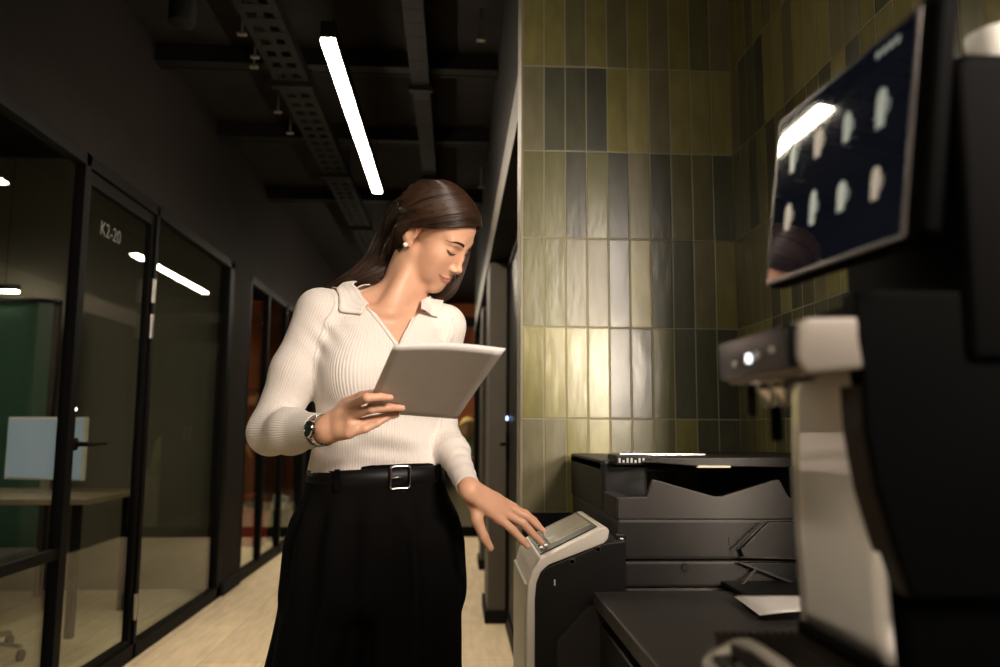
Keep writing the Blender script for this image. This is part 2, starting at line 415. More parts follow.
hd = MB().lathe([(.026, 0), (.026, .012), (.02, .016)], (XL - .008, 3.37, 1.045), 20, 'X')
hd.tube([(XL, 3.37, 1.045), (XL + .045, 3.37, 1.045), (XL + .055, 3.405, 1.045), (XL + .055, 3.53, 1.045)], [.010, .010, .010, .008], 10)
hd.build('door_handle', M['black_metal'], d1, 'auto')
MB().box((XL - .009, 3.362, 1.18), (XL - .004, 3.378, 1.192), .002).build('lock_light', M['led'], d1)
for z in (1.80, 1.62, .25):
    MB().tube([(XL + .002, 4.098, z - .06), (XL + .002, 4.098, z + .06)], .011, 10).build('hinge', M['steel'], d1, 'auto')
fc = bpy.data.curves.new('room_number', 'FONT'); fc.body = 'K2-20'; fc.size = .088; fc.extrude = .0006
fo = bpy.data.objects.new('room_number', fc); COL.objects.link(fo)
bpy.context.view_layer.update()
tme = bpy.data.meshes.new_from_object(fo.evaluated_get(bpy.context.evaluated_depsgraph_get()))
bpy.data.objects.remove(fo)
tme.transform(Matrix(((0, 0, 1, XL - .022), (1, 0, 0, 3.515), (0, 1, 0, 1.955), (0, 0, 0, 1))))
link('room_number', tme, M['etched'], d1)
# second glazed opening, further on
f2 = MB(); frame_run(f2, 6.0, 8.35, [(6.0, 6.05), (6.60, 6.66), (7.30, 7.36), (8.29, 8.35)])
w2 = struct('window_2', f2, M['black_metal'])
for a, b in ((6.05, 6.60), (6.66, 7.30), (7.36, 8.29)):
    MB().box((XL - .034, a, .075), (XL - .026, b, ZG - .055)).build('window_pane', M['glass'], w2)
# glazed screen that closes the corridor
f3 = MB().box((XL, 8.48, 0), (.25, 8.54, .10), .003).box((XL, 8.48, 2.20), (.25, 8.54, 2.30), .003)
for x in (XL, -.72, .20): f3.box((x, 8.48, .1), (x + .05, 8.54, 2.2), .003)
w3 = struct('window_3', f3, M['black_metal'])
for a, b in ((XL + .05, -.72), (-.67, .20)): MB().box((a, 8.507, .1), (b, 8.513, 2.2)).build('window_pane', M['glass'], w3)

# ------------------------------------------------------------------ overhead
def cable_tray(x, w, z, y0, y1, label):
    r = empty('cable_tray', (x, (y0 + y1) / 2, z), label, 'cable tray', 'perforated cable trays under the ceiling')
    for s in (-1, 1):
        MB().box((x + s * w / 2 - .003, y0, z), (x + s * w / 2 + .003, y1, z + .06)).build('side_rail', M['beam'], r)
    b = MB()
    n = int((y1 - y0) / .12)
    for k in range(n): b.box((x - w / 2, y0 + k * .12, z), (x + w / 2, y0 + k * .12 + .07, z + .004))
    for xx in (-w / 2 + .015, 0, w / 2 - .015): b.box((x + xx - .014, y0, z + .001), (x + xx + .014, y1, z + .005))
    b.build('tray_floor', M['beam'], r)
    for k in range(int((y1 - y0) / 1.5)):
        y = y0 + .6 + k * 1.5
        MB().tube([(x - w / 2 - .006, y, z), (x - w / 2 - .006, y, ZC)], .005, 6).tube([(x + w / 2 + .006, y, z), (x + w / 2 + .006, y, ZC)], .005, 6).box((x - w / 2 - .02, y - .02, z - .025), (x + w / 2 + .02, y + .02, z - .001)).build('hanger', M['beam'], r)
cable_tray(-.86, .17, 2.88, 1.9, 8.4, 'wide black perforated cable tray under the ceiling near the left wall')
cable_tray(-.20, .085, 2.88, 1.9, 8.4, 'narrow black cable tray under the ceiling above the hanging lamp\'s right side')
for k, (y, lab) in enumerate(((3.05, 'black ceiling beam crossing the corridor, nearest the camera'), (3.95, 'black ceiling beam crossing the corridor above the hanging lamp'), (5.0, 'black ceiling beam crossing the corridor just beyond the hanging lamp'), (6.4, 'black ceiling beam crossing the corridor, farthest of the row'))):
    b = MB().box((XL, y, 2.955), (XR, y + .07, ZC - .001), .004)
    for s in (0, 1): b.box((XL, y - .02 + s * .09, 2.951), (XR, y + s * .09, 2.958))
    tag(b.build('ceiling_beam', M['beam']), lab, 'beam', 'beams across the corridor ceiling')
for (x, y) in ((242, 34), (255, 57), (254, 67), (278, 112), (290, 133)):
    p = at_z(x, y, 2.83)
    b = MB().box(p + np.array((-.02, -.012, -.006)), p + np.array((.02, .012, .004)), .002).box(p + np.array((-.004, -.004, 0)), p + np.array((.004, .004, ZC - 2.83)))
    tag(b.build('hanger_bracket', M['steel']), 'small pale metal bracket hanging left of the wide cable tray', 'bracket', 'metal brackets left of the wide tray')
for (x, y) in ((481, 40), (481, 187)):
    p = at_z(x, y, 2.9)
    b = MB().box(p + np.array((-.02, -.012, -.006)), p + np.array((.02, .012, .004)), .002).box(p + np.array((-.004, -.004, 0)), p + np.array((.004, .004, ZC - 2.9)))
    tag(b.build('hanger_bracket', M['steel']), 'small pale metal bracket hanging by the right corridor wall', 'bracket', 'metal brackets on the right side of the ceiling')
p = at_z(183, 2, 2.72)
sp = empty('ceiling_spotlight', p, 'dark round spotlight under the ceiling at the top left', 'spotlight')
MB().lathe([(.035, -.09), (.05, -.085), (.05, .06), (.03, .075)], p, 24).build('spot_body', M['beam'], sp, 'auto')
MB().tube([p + np.array((0, 0, .07)), (p[0], p[1], ZC)], .008, 8).build('stem', M['beam'], sp)

# hanging linear lamps
LX, LZ = -.482, 2.52
def make_lamp(y0, y1):
    r = empty('linear_lamp', (LX, y0, LZ), None, 'lamp', 'linear lamps hung along the corridor')
    MB().box((LX - .028, y0, LZ + .012), (LX + .028, y1, LZ + .075), .004).build('housing', M['black_metal'], r)
    MB().box((LX - .026, y0 + .004, LZ - .006), (LX + .026, y1 - .004, LZ + .012), .004).build('diffuser', M['lamp'], r)
    for y in (y0 + .12, y1 - .12):
        MB().tube([(LX, y, LZ + .07), (LX, y, ZC)], .0018, 6).build('wire', M['black_metal'], r)
    l = bpy.data.lights.new('lamp_light', 'AREA'); l.shape = 'RECTANGLE'; l.size = .05; l.size_y = y1 - y0 - .02
    l.energy = 17.0; l.color = (1.0, .86, .66); l.spread = math.radians(125)
    o = bpy.data.objects.new('lamp_light', l); COL.objects.link(o); o.parent = r
    o.location = (0, (y1 - y0) / 2, -.012)
    return r
l1 = make_lamp(2.80, 4.70)
l1['label'] = 'long lit linear lamp hanging from the ceiling above and behind the woman'
for y, lab in ((6.62, 'lit linear lamp hidden behind the head of the woman, seen reflected in the glass door'), (9.25, 'farthest lit linear lamp, seen as a short reflection in the second glass wall'), (-1.95, 'lit linear lamp hanging over the corridor, behind the viewpoint')):
    c = copy_tree(l1); c.location.y = y; c['label'] = lab

# ------------------------------------------------------------------ room behind the glass
for x, y, lab in ((-3.45, 2.6, 'unseen linear lamp added to light the meeting room, above the desk and beyond the left edge'), (-3.3, 7.6, 'unseen linear lamp added to light the far room with orange walls, behind the pier')):  # extra lamps out of view, added to brighten both rooms
    c = copy_tree(l1); c.location = (x, y, LZ); c['label'] = lab
    for ch_ in c.children:
        if ch_.type == 'LIGHT': ch_.data = ch_.data.copy(); ch_.data.energy = 7.0 if y < 5 else 18.0
    c['group'] = 'linear lamps added in the rooms behind the glass'
dk = empty('office_desk', (-2.75, 4.9, 0), 'wooden office desk behind the glass partition on the left', 'desk')
MB().box((-3.5, 4.45, .70), (-1.95, 5.25, .73), .004).build('desk_top', M['desk'], dk)
for x in (-3.42, -2.03):
    for y in (4.52, 5.18): MB().box((x - .02, y - .02, 0), (x + .02, y + .02, .70), .003).build('leg', M['black_metal'], dk)
mo = empty('computer_monitor', (-2.43, 4.95, .73), 'pale blue lit computer monitor on the desk behind the glass', 'monitor')
R_ = Matrix.Rotation(math.radians(-18), 3, 'Z'); pv = (-2.43, 4.95, .73)
MB().box((-2.71, 4.94, .80), (-2.15, 4.97, 1.17), .006, rot=R_, piv=pv).build('monitor_case', M['p_white'], mo)
MB().box((-2.70, 4.936, .812), (-2.16, 4.941, 1.158), rot=R_, piv=pv).build('monitor_display', M['monitor'], mo)
MB().box((-2.46, 4.97, .74), (-2.40, 5.0, 1.0), .004).box((-2.55, 4.87, .73), (-2.31, 5.07, .742), .004).build('monitor_stand', M['steel'], mo)
gs = empty('office_screen', (-3.6, 5.6, 0), 'dark green fabric office screen behind the desk', 'screen')
MB().box((-4.3, 5.56, .3), (-2.74, 5.60, 1.95), .012).build('fabric_panel', M['green_fabric'], gs)
MB().box((-4.32, 5.55, .26), (-2.72, 5.61, .3), .003).box((-4.32, 5.55, 1.95), (-2.72, 5.61, 1.98), .003).box((-4.33, 5.55, 0), (-4.3, 5.61, 1.98), .003).box((-2.74, 5.55, 0), (-2.71, 5.61, 1.98), .003).build('frame', M['black_metal'], gs)
ch = empty('office_chair', (-2.35, 4.1, 0), 'dark office chair at the desk behind the glass door', 'chair')
MB().box((-2.58, 3.88, .43), (-2.12, 4.34, .50), .03, 3).build('seat', M['chair_fabric'], ch)
MB().box((-2.56, 3.82, .56), (-2.14, 3.88, 1.0), .025, 3).build('backrest', M['chair_fabric'], ch)
MB().tube([(-2.35, 4.1, .08), (-2.35, 4.1, .43)], .025, 12).tube([(-2.35, 3.95, .44), (-2.35, 3.80, .46), (-2.35, 3.80, .62)], .018, 8).build('stem', M['steel'], ch)
for k in range(5):
    a = 2 * math.pi * k / 5
    e = Vector((-2.35 + .29 * math.cos(a), 4.1 + .29 * math.sin(a), .065))
    lg = MB().tube([(-2.35, 4.1, .09), e], [.022, .014], 8).build('leg', M['steel'], ch)
    MB().lathe([(.02, -.012), (.028, -.01), (.028, .01), (.02, .012)], (e.x, e.y, .028), 14, 'X').build('caster', M['black_metal'], lg, 'auto')
pl = empty('pendant_lamp', (-3.05, 5.55, 2.02), 'small lit pendant lamp in the room behind the glass on the far left', 'lamp')
MB().box((-3.24, 5.52, 2.03), (-2.98, 5.58, 2.07), .004).build('housing', M['black_metal'], pl)
MB().box((-3.235, 5.525, 2.018), (-2.985, 5.575, 2.03), .003).build('diffuser', M['lamp'], pl)
MB().tube([(-3.07, 5.55, 2.07), (-3.07, 5.55, ZC)], .002, 6).build('wire', M['black_metal'], pl)
sb = empty('blocker_cabinet', (-.34, 8.77, 0), 'tall dark cabinet added at the far end of the corridor to block a reflection', 'cabinet')  # added out of sight to keep the far person's reflection off the glass
sb['label'] = 'tall dark cabinet added behind the woman at the far end of the corridor to block a reflection'
MB().box((-.62, 8.63, .06), (-.07, 8.92, 2.0), .004).box((-.60, 8.65, 0), (-.09, 8.90, .06)).build('carcass', M['cabinet'], sb)
for x0_, x1_, hx in ((-.615, -.348, -.37), (-.342, -.075, -.32)):
    dd_ = MB().box((x0_, 8.612, .08), (x1_, 8.63, 1.985), .003).build('door', M['cabinet'], sb)
    MB().tube([(hx, 8.613, .98), (hx, 8.59, .99), (hx, 8.59, 1.11), (hx, 8.613, 1.12)], .006, 8).build('handle', M['steel'], dd_, True)
# far room: red basket, black bin with papers
x, y, _ = at_z(252, 545, 0.0)
rb = empty('storage_basket', (x, y, 0), 'red basket on the floor of the room with orange walls', 'basket')
MB().lathe([(.12, 0), (.15, .30), (.155, .30), (.155, .32), (.14, .32), (.112, .012)], (x, y, 0), 24).build('basket_body', M['red'], rb, 'auto')
MB().tube([(x - .15, y, .31), (x - .12, y, .44), (x, y, .48), (x + .12, y, .44), (x + .15, y, .31)], .008, 8).build('handle', M['red'], rb, True)
x, y, _ = at_z(276, 540, 0.0)
bn = empty('waste_bin', (x, y, 0), 'black waste bin with white paper behind the second glass wall', 'bin')
MB().box((x - .14, y - .12, 0), (x + .14, y + .12, .30), .012).build('bin_body', M['p_black'], bn)
MB().box((x - .06, y - .05, .25), (x + .08, y + .06, .44), .006, rot=Matrix.Rotation(.2, 3, 'Y'), piv=(x, y, .3)).build('waste_paper', M['paper'], bn)

# ------------------------------------------------------------------ printer (its front faces the corridor)
YN = 1.70
def PX(x, y, Y=YN): p = at(x, y, Y); return (p[0], p[2])
def zz(y, Y=YN, x=700): return at(x, y, Y)[2]
pr = empty('office_printer', (.6, 2.05, 0), 'large black and grey office printer with a tilted white control panel', 'printer')
XB = PX(617, 520)[0]                                   # front face of the body
z_mid0, z_mid1, z_scan = zz(561), zz(519), zz(462)
MB().box((XB - .015, YN + .004, .02), (.855, 2.34, zz(588)), .006).build('paper_cabinet', M['p_dark'], pr)
MB().box((XB - .018, YN, zz(587)), (.857, 2.345, z_mid0), .006).build('lower_housing', M['p_dark'], pr)
mh = MB().box((XB, YN - .002, z_mid0 + .003), (.857, 2.345, z_mid1), .007).build('middle_housing', M['p_dark'], pr)
cx, cz = PX(685, 567); MB().lathe([(.008, -.004), (.008, .001)], (cx, YN, cz), 16, 'Y').build('round_plug', M['p_black'], pr)
cx, cz = PX(620, 539.5)
MB().box((cx - .010, YN - .006, cz - .012), (cx + .012, YN + .01, cz + .012), .003).build('socket', M['p_black'], pr)
MB().box((cx - .002, YN - .009, cz - .005), (cx + .006, YN - .005, cz + .004), .001).build('socket_key', M['steel'], pr)
cx, cz = PX(732, 541); MB().box((cx - .009, YN - .0035, cz - .010), (cx + .009, YN, cz + .010), .002).build('label_plate', M['p_dark'], pr)
# output bay: V-notched side wall, bay floor, pillars
vp = [PX(*q) for q in ((618, 519), (618, 497.5), (647, 497), (652.5, 480), (656, 480), (714.5, 496.5), (722, 496.5), (775, 480), (779.5, 480), (789, 497.5), (801, 498))]
vp += [(.857, vp[-1][1]), (.857, vp[0][1])]
MB().prism(vp, 'Y', YN, YN + .016, .002).build('notched_side_wall', M['p_grey'], pr)
MB().box((XB, YN + .016, z_mid1), (.857, 2.345, z_mid1 + .015)).build('output_bay', M['p_black'], pr)
lp = [PX(*q) for q in ((618, 519), (618, 497.5))]
MB().box((XB - .002, YN + .004, z_mid1 - .002), (XB + .03, 2.345, zz(497)), .004).build('front_rail', M['p_dark'], pr)
MB().box((XB - .004, 1.84, z_mid1), (XB + .10, 2.345, z_scan - .002), .008).build('front_column', M['p_black'], pr)
rx_ = PX(793, 480)[0]
MB().box((rx_, YN + .02, z_mid1), (.857, 2.345, z_scan - .01), .006).build('rear_column', M['p_black'], pr)
MB().box((XB - .004, 1.86, zz(476)), (.857, 2.345, z_scan - .004), .006).build('scanner', M['p_black'], pr)
zt = zz(462)
fp = [(PX(652, 462)[0], zt - .003), (PX(668, 462)[0], zt + .007), (.857, zt + .010), (.857, zt - .014), (PX(700, 462)[0], zt - .010)]
MB().prism(fp, 'Y', 1.735, 2.12, .002).build('feeder_tray', M['p_dark'], pr)
z2 = at(660, 456, 2.2)[2]
fd = MB().box((XB + .02, 1.90, z_scan - .003), (.857, 2.345, z2), .006).build('document_feeder', M['p_black'], pr)
a, b = at(619, 454.5, 1.90), at(706, 454.5, 1.90)
MB().box((a[0], 1.895, a[2] - .005), (b[0], 1.99, a[2] + .003), .002).build('feeder_strip', M['chrome'], pr)
q0, q1 = at(616, 465, 1.80), at(652, 455.5, 1.80)
con = MB().box((q0[0], 1.80, q0[2]), (q1[0], 1.90, q1[2]), .002).build('feeder_console', M['p_black'], pr)
for k in range(8):
    q = at(619.5 + k * 4.0, 460.5, 1.80)
    MB().box((q[0] - .0022, 1.7985, q[2] - .0050), (q[0] + .0022, 1.8005, q[2] + (.0055 if k % 3 != 1 else .001)), .0004).build('indicator_mark', M['letter'], con)
q0, q1 = at(700, 462.5, 1.80), at(745, 457, 1.80)
c2 = MB().box((q0[0], 1.80, q0[2]), (q1[0], 1.90, q1[2]), .002).build('feeder_console', M['p_dark'], pr)
for k in range(6):
    q = at(704 + k * 7, 459.5, 1.80)
    MB().box((q[0] - .0045, 1.7985, q[2] - .002), (q[0] + .0045, 1.8005, q[2] + .002), .0004).build('indicator_mark', M['steel'], c2)
q0, q1 = PX(701, 467), PX(735, 469)
MB().box((q0[0], 1.726, q0[1] - .003), (q1[0], 1.736, q0[1] + .002), .001).build('tray_tab', M['p_cream'], pr)
# front module: black side, white frame, cream front, tilted panel
YF = 1.665; YB = 1.995
def PF(x, y): p = at(x, y, YF); return (p[0], p[2])
bp_ = [PF(534, 600), PF(537, 582), PF(546, 568), PF(605, 544), (XB + .012, PF(612, 541)[1]), (XB + .012, .05), (PF(534, 600)[0], .05)]
fm = MB().prism(bp_, 'Y', YF + .006, YB - .006, .003).build('front_module', M['p_black'], pr)
trim = [(527, 600), (528, 585), (532, 571), (540, 559), (602, 528), (607, 527.5), (609.5, 531), (608, 539), (604, 543.5), (549, 565), (541, 572), (536.5, 583), (535, 600)]
tp = [PF(*q) for q in trim]
tp = [(tp[0][0], .05)] + tp + [(tp[-1][0], .05)]
wf = MB().prism(tp, 'Y', YF, YB, .0035, 3).build('white_frame', M['p_white'], pr, 'auto')
x0 = tp[1][0]
MB().box((x0 - .004, YF + .012, .06), (x0 + .004, YB - .012, tp[2][1]), .003).build('front_cover', M['p_cream'], pr)
A, B = PF(541, 558.5), PF(602, 528)
ax = np.array([B[0] - A[0], 0, B[1] - A[1]]); ln = np.linalg.norm(ax); ax /= ln
nz_ = np.array([-ax[2], 0, ax[0]])
def panel_box(s0, s1, t0, t1, h0, h1, bev=.001):
    """box on the tilted panel: s up the slope, t across it, h off it"""
    m = MB().box((s0 * ln, YF + t0 * (YB - YF), h0), (s1 * ln, YF + t1 * (YB - YF), h1), bev)
    for v in m.bm.verts:
        p = np.array([A[0], 0, A[1]]) + ax * v.co.x + nz_ * v.co.z
        v.co = (p[0], v.co.y, p[2])
    return m
cp = panel_box(.02, .97, .10, .95, -.002, .003, .001).build('control_panel', M['p_dark'], pr)
panel_box(.24, .93, .24, .88, .001, .0045).build('display', M['lcd'], cp)
for (s, t) in ((.06, .20), (.14, .20), (.06, .34), (.14, .34), (.06, .48), (.14, .48), (.06, .62), (.14, .62)):
    panel_box(s, s + .055, t, t + .08, .001, .0065, .001).build('key', M['steel'] if t < .3 else M['p_grey'], cp)
for (x, y) in ((572.5, 562), (598, 549.5)):
    c = PF(x, y); MB().lathe([(.007, .007), (.0075, -.001), (.005, -.002), (.004, .002)], (c[0], YF + .004, c[1]), 16, 'Y').build('screw_cap', M['p_dark'], fm, 'auto')
c = PF(555, 583); MB().box((c[0] - .0014, YF + .003, c[1] - .006), (c[0] + .0014, YF + .008, c[1] + .006), .0005).build('status_light', M['letter'], fm)
fl = [PF(*q) for q in ((557, 640), (588, 606))]
MB().prism([(fl[0][0], .05), fl[0], fl[1], (XB + .02, fl[1][1]), (XB + .02, .05)], 'Y', YF - .006, YF + .02, .002).build('lower_door', M['p_dark'], pr)
# folding side tray
MB().prism([PX(*q) for q in ((764, 521), (737, 548), (741, 556.5), (801, 557.5))] + [(.857, PX(801, 557)[1]), (.857, PX(801, 521)[1])], 'Y', YN - .022, YN, .003).build('tray_cover', M['p_dark'], pr)
e1 = [at(766, 521, 1.672), at(736.5, 549, 1.672), at(740, 557.5, 1.672), at(806, 558.5, 1.672)]
MB().tube(e1, .0022, 8).build('cover_edge', M['p_grey'], pr, True)
t0 = at(739, 562, 1.685); t1 = at(803, 588, 1.62)
MB().prism([PX(739, 562), PX(803, 587), (.857, PX(803, 587)[1]), (.857, PX(739, 562)[1])], 'Y', YN - .012, YN + .001, .002).build('tray_flap', M['p_black'], pr)
MB().tube([t0, at(803, 587, 1.68)], .0028, 8).build('flap_edge', M['p_grey'], pr)
MB().tube([at(756, 569, 1.685), at(738, 589, 1.66)], .0030, 8).build('flap_arm', M['p_grey'], pr)
zc = at(590, 588, 1.69)[2]                            # counter top
xt = at(735, 597, 1.62)[0]
MB().box((xt, 1.46, zc + .003), (.80, YN, zc + .012), .003).build('side_tray', M['p_black'], pr)
zs = zc + .012
for k in range(3):
    m = MB()
    P0 = at_z(734, 597, zs); P1 = at_z(760, 616, zs)
    g = [[Vector((P0[0] + .004 * k + (P1[0] - P0[0]) * u * 1.0 + .21 * v, P0[1] + (P1[1] - P0[1]) * u - .01 * v * k, zs + .0012 * (k + 1) + .006 * math.sin(v * 2.6) * (u + .3))) for v in np.linspace(0, 1, 9)] for u in np.linspace(0, 1, 7)]
    o = m.grid(g, .0005).build('paper_sheet', M['paper'], None, True)
    tag(o, ['lowest white sheet lying on the side tray of the printer', 'middle white sheet lying on the side tray of the printer', 'topmost white sheet lying on the side tray of the printer'][k], 'paper', 'sheets on the printer side tray')

# ------------------------------------------------------------------ counter and cabinets
xc = at(590, 588, 1.69)[0]
tag(MB().box((xc, -.2, zc - .028), (.862, 1.655, zc), .004).build('counter_top', M['counter']), 'dark grey counter top carrying the coffee machine beside the printer', 'counter')
def cabinet(y0, y1, label):
    r = empty('base_cabinet', (.6, (y0 + y1) / 2, 0), label, 'cabinet', 'cabinets under the counter')
    MB().box((xc + .035, y0, .06), (.86, y1, zc - .029), .002).build('carcass', M['cabinet'], r)
    MB().box((xc + .07, y0 + .01, 0), (.85, y1 - .01, .06)).build('toe_kick', M['plinth'], r)
    zs_ = [.07, .30, .52, zc - .055]
    for a, b in zip(zs_, zs_[1:]):
        d = MB().box((xc + .012, y0 + .004, a), (xc + .035, y1 - .004, b - .008), .003).build('drawer', M['cabinet'], r)
        ym = (y0 + y1) / 2
        MB().tube([(xc + .014, ym - .09, b - .06), (xc - .012, ym - .085, b - .06), (xc - .012, ym + .085, b - .06), (xc + .014, ym + .09, b - .06)], .006, 8).build('handle', M['p_grey'], d, True)
cabinet(1.02, 1.65, 'dark cabinet with drawers under the counter beside the printer')
cabinet(.36, 1.01, 'dark cabinet with drawers under the coffee machine')
# ------------------------------------------------------------------ coffee machine (front faces the corridor)
YA, YZ = .620, .800                                   # near and far flank
cm = empty('coffee_machine', (.55, .70, zc), 'tall black coffee machine with a tilted touch screen on the counter', 'coffee machine')
XPn = .345                                            # plane of the front panel
def XZ(x, y, Y=YA): p = at(x, y, Y); return (p[0], p[2])
ztop = at(975, 50, .60)[2]
z_hd = at(830, 362, .623)[2]
MB().box((XPn + .008, YA + .004, zc + .001), (.76, YZ, z_hd + .06), .008, 3).build('housing', M['m_black'], cm, 'auto')
MB().prism([(.402, z_hd), (.402, ztop - .012), (.412, ztop), (.76, ztop), (.76, z_hd)], 'Y', .60, YZ - .002, .010, 3).build('upper_housing', M['m_black'], cm, 'auto')
# cheek on the near side: overhanging profile with a bronze front edge
prof = [(XZ(*q)[0] - .007, XZ(*q)[1]) for q in ((856, 292), (858, 340), (866, 385), (869, 430), (880, 490), (897, 545), (915, 596))]
cheek = prof + [(XPn + .04, prof[-1][1]), (.44, prof[-1][1]), (.44, prof[0][1])]
MB().prism(cheek, 'Y', YA - .012, YA + .012, .003).build('side_cheek', M['m_black'], cm)
edge = [(a - .002, b) for a, b in prof[2:]] + [(a + .006, b) for a, b in prof[2:][::-1]]
MB().prism(edge, 'Y', YA - .006, YA + .026, .001).build('bronze_edge', M['m_brown'], cm)
# glossy white front panel, slightly bowed
z0p, z1p = at_x(803, 618, XPn)[2], at_x(800, 366, XPn)[2]
yl0 = at_x(800, 500, XPn)[1]
g = []
for i in range(16):
    t = i / 15
    g.append([Vector((XPn + .003 - .004 * math.sin(math.pi * t), YA + .015 + (yl0 - YA - .015) * k / 8, z1p + (z0p - z1p) * t)) for k in range(9)])
MB().grid(g, .006).build('front_panel', M['m_gloss'], cm, True)
MB().box((XPn - .008, YA + .02, z0p - .012), (XPn + .01, yl0, z0p - .001), .003).build('panel_foot', M['m_black'], cm)
# dispensing head
XH = .263
h1, h0 = at_x(719, 363, XH), at_x(793, 345, XH)
yh1, yh0 = h1[1], h0[1]
zt_, zb_ = at(720, 343, yh1)[2], at(720, 384, yh1)[2]
MB().prism([(XH + .010, zb_ - .002), (XH + .003, zb_ + .010), (XH + .004, zt_ - .006), (XH + .012, zt_ + .002), (XPn + .02, zt_ + .004), (XPn + .02, zb_ + .012), (XH + .07, zb_ + .004)], 'Y', yh0, yh1, .004, 3).build('dispensing_head', M['m_silver'], cm, 'auto')
hp = MB().prism([(XH - .001, zb_ + .003), (XH - .002, zt_ - .002), (XH + .008, zt_ - .003), (XH + .008, zb_ + .003)], 'Y', yh0 + .003, yh1 - .003, .003, 3).build('head_panel', M['m_panel'], cm, 'auto')
for k, (px_, py_) in enumerate(((735, 364), (749, 358.5), (757, 355), (772, 350))):
    q = at_x(px_, py_, XH - .002)
    r_ = (.0030, .0042, .0030, .0024)[k]
    MB().lathe([(r_, -.001), (r_, .0015)], (q[0] - .0005, q[1], q[2]), 14, 'X').build('indicator_light', M['led'] if k == 1 else M['letter'], hp)
sx = at(782, 385, .70)[0]
nb = MB()
for dy in (-.016, .016):
    nb.lathe([(.011, .002), (.011, -.012), (.007, -.017), (.006, -.026), (.004, -.028)], (sx, .715 + dy, zb_ + .004), 16)
nb.box((sx - .016, .685, zb_ - .004), (sx + .026, .745, zb_ + .006), .004)
nb.build('coffee_spout', M['chrome'], cm, 'auto')
MB().lathe([(.008, .012), (.008, -.016), (.0055, -.024), (.0055, -.054), (.0035, -.056)], (sx + .012, .745, zb_), 14).build('milk_nozzle', M['m_black'], cm, 'auto')
MB().lathe([(.005, .012), (.005, -.030), (.003, -.034)], (sx - .004, .765, zb_), 12).build('steam_nozzle', M['m_panel'], cm, 'auto')
# touch screen, tilted back
YS = .83
s_tl = Vector(at(781, 121, YS)); s_tr = Vector(at_x(918, 6, s_tl.x)); s_bl = Vector(at(769, 287, YS)); s_br = Vector(at_x(917, 215, s_bl.x))
U = (s_tr - s_tl).normalized(); SW = ((s_tr - s_tl).length + (s_br - s_bl).length) / 2
V_ = (s_bl - s_tl); V_ = (V_ - U * V_.dot(U)); SH = V_.length; V_.normalize()
N_ = U.cross(V_)
if N_.x > 0: N_ = -N_
def on_scr(m):
    for v in m.bm.verts: v.co = s_tl + U * v.co.x + V_ * v.co.y + N_ * v.co.z
    return m
def scr(u0, u1, v0, v1, n0, n1, bev=0, seg=2): return on_scr(MB().box((u0, v0, n0), (u1, v1, n1), bev, seg))
ts = scr(0, SW, 0, SH, -.020, 0, .005, 3).build('touch_screen', M['m_black'], cm, 'auto')
fr_ = MB()
for a in ((.002, SW - .002, .002, .0055), (.002, SW - .002, SH - .0055, SH - .002), (.002, .0055, .0055, SH - .0055), (SW - .0055, SW - .002, .0055, SH - .0055)): fr_.box((a[0], a[2], -.001), (a[1], a[3], .0018), .0008)
on_scr(fr_).build('screen_rim', M['m_rim'], ts)
scr(.0055, SW - .0055, .0055, SH - .0055, -.001, .0012, .0003).build('screen_glass', M['screen'], ts)
for r_ in range(2):
    for c_ in range(4):
        u = SW * (.17 + .215 * c_); v = SH * (.30 + .34 * r_) + SH * .02 * c_
        w = .0068 + .0012 * ((c_ + r_) % 2); hgt = .013 + .003 * ((c_ * 2 + r_) % 3 == 0)
        m = MB()
        m.prism([(u - w, v - hgt * .5), (u - w * .8, v - hgt * .95), (u, v - hgt * 1.15), (u + w * .8, v - hgt * .95), (u + w, v - hgt * .5), (u + w * .8, v + hgt), (u - w * .8, v + hgt)], 'Z', .0012, .0016)
        m.tube([(u + w * .9, v - .005, .0014), (u + w * 1.6, v - .004, .0014), (u + w * 1.5, v + .004, .0014), (u + w * .85, v + .006, .0014)], .0008, 6)
        on_scr(m).build('drink_icon', M['icon2'] if (c_ + r_) % 3 == 1 else M['icon'], ts)
m = MB()
for k in range(4): m.box((SW * .76 + k * .010, SH * .07, .0012), (SW * .76 + k * .010 + .006, SH * .07 + .006, .0016))
on_scr(m).build('screen_status_icon', M['icon'], ts)
scr(SW - .025, SW + .012, -.012, SH * .98, -.022, -.006, .008, 3).build('screen_back', M['m_black'], ts, 'auto')
ctr = s_tl + U * SW * .62 + V_ * SH * .5
MB().box((ctr.x + .012, ctr.y - .05, ctr.z - .055), (.42, ctr.y + .05, ctr.z + .05), .008).build('screen_mount', M['m_black'], cm)
# drip tray and its pale front rim
zd = z0p - .006
MB().box((.250, YA - .02, zc + .002), (XPn + .03, YZ + .01, zd - .020), .012, 3).build('tray_base', M['m_brown'], cm)
g = MB()
for k in range(12): g.box((.256 + k * .0082, YA - .008, zd - .022), (.2595 + k * .0082, YZ - .002, zd - .006))
for yy in (YA - .008, .70, YZ - .008): g.box((.256, yy, zd - .022), (.352, yy + .005, zd - .010))
g.build('drip_grid', M['m_brown'], cm)
rim = []
for k in range(44):
    a = 2 * math.pi * k / 44
    sx_, sy_ = math.cos(a), math.sin(a)
    f = (abs(sx_) ** 4 + abs(sy_) ** 4) ** -.25
    rim.append(Vector((.252 + .020 * sx_ * f, .700 + .058 * sy_ * f, zd - .016 + .010 * sx_ * f)))
MB().tube(rim, .0075, 10, closed=True).build('front_rim', M['m_silver'], cm, True)
MB().box((.236, .648, zd - .030), (.27, .752, zd - .014), .006).build('rim_inset', M['m_panel'], cm)
for k in range(3): MB().lathe([(.0025, 0), (.0025, .003)], (.248, .69 + k * .010, zd - .0145), 10).build('rim_light', M['steel'], cm)
p = at(1001, 52, .66)
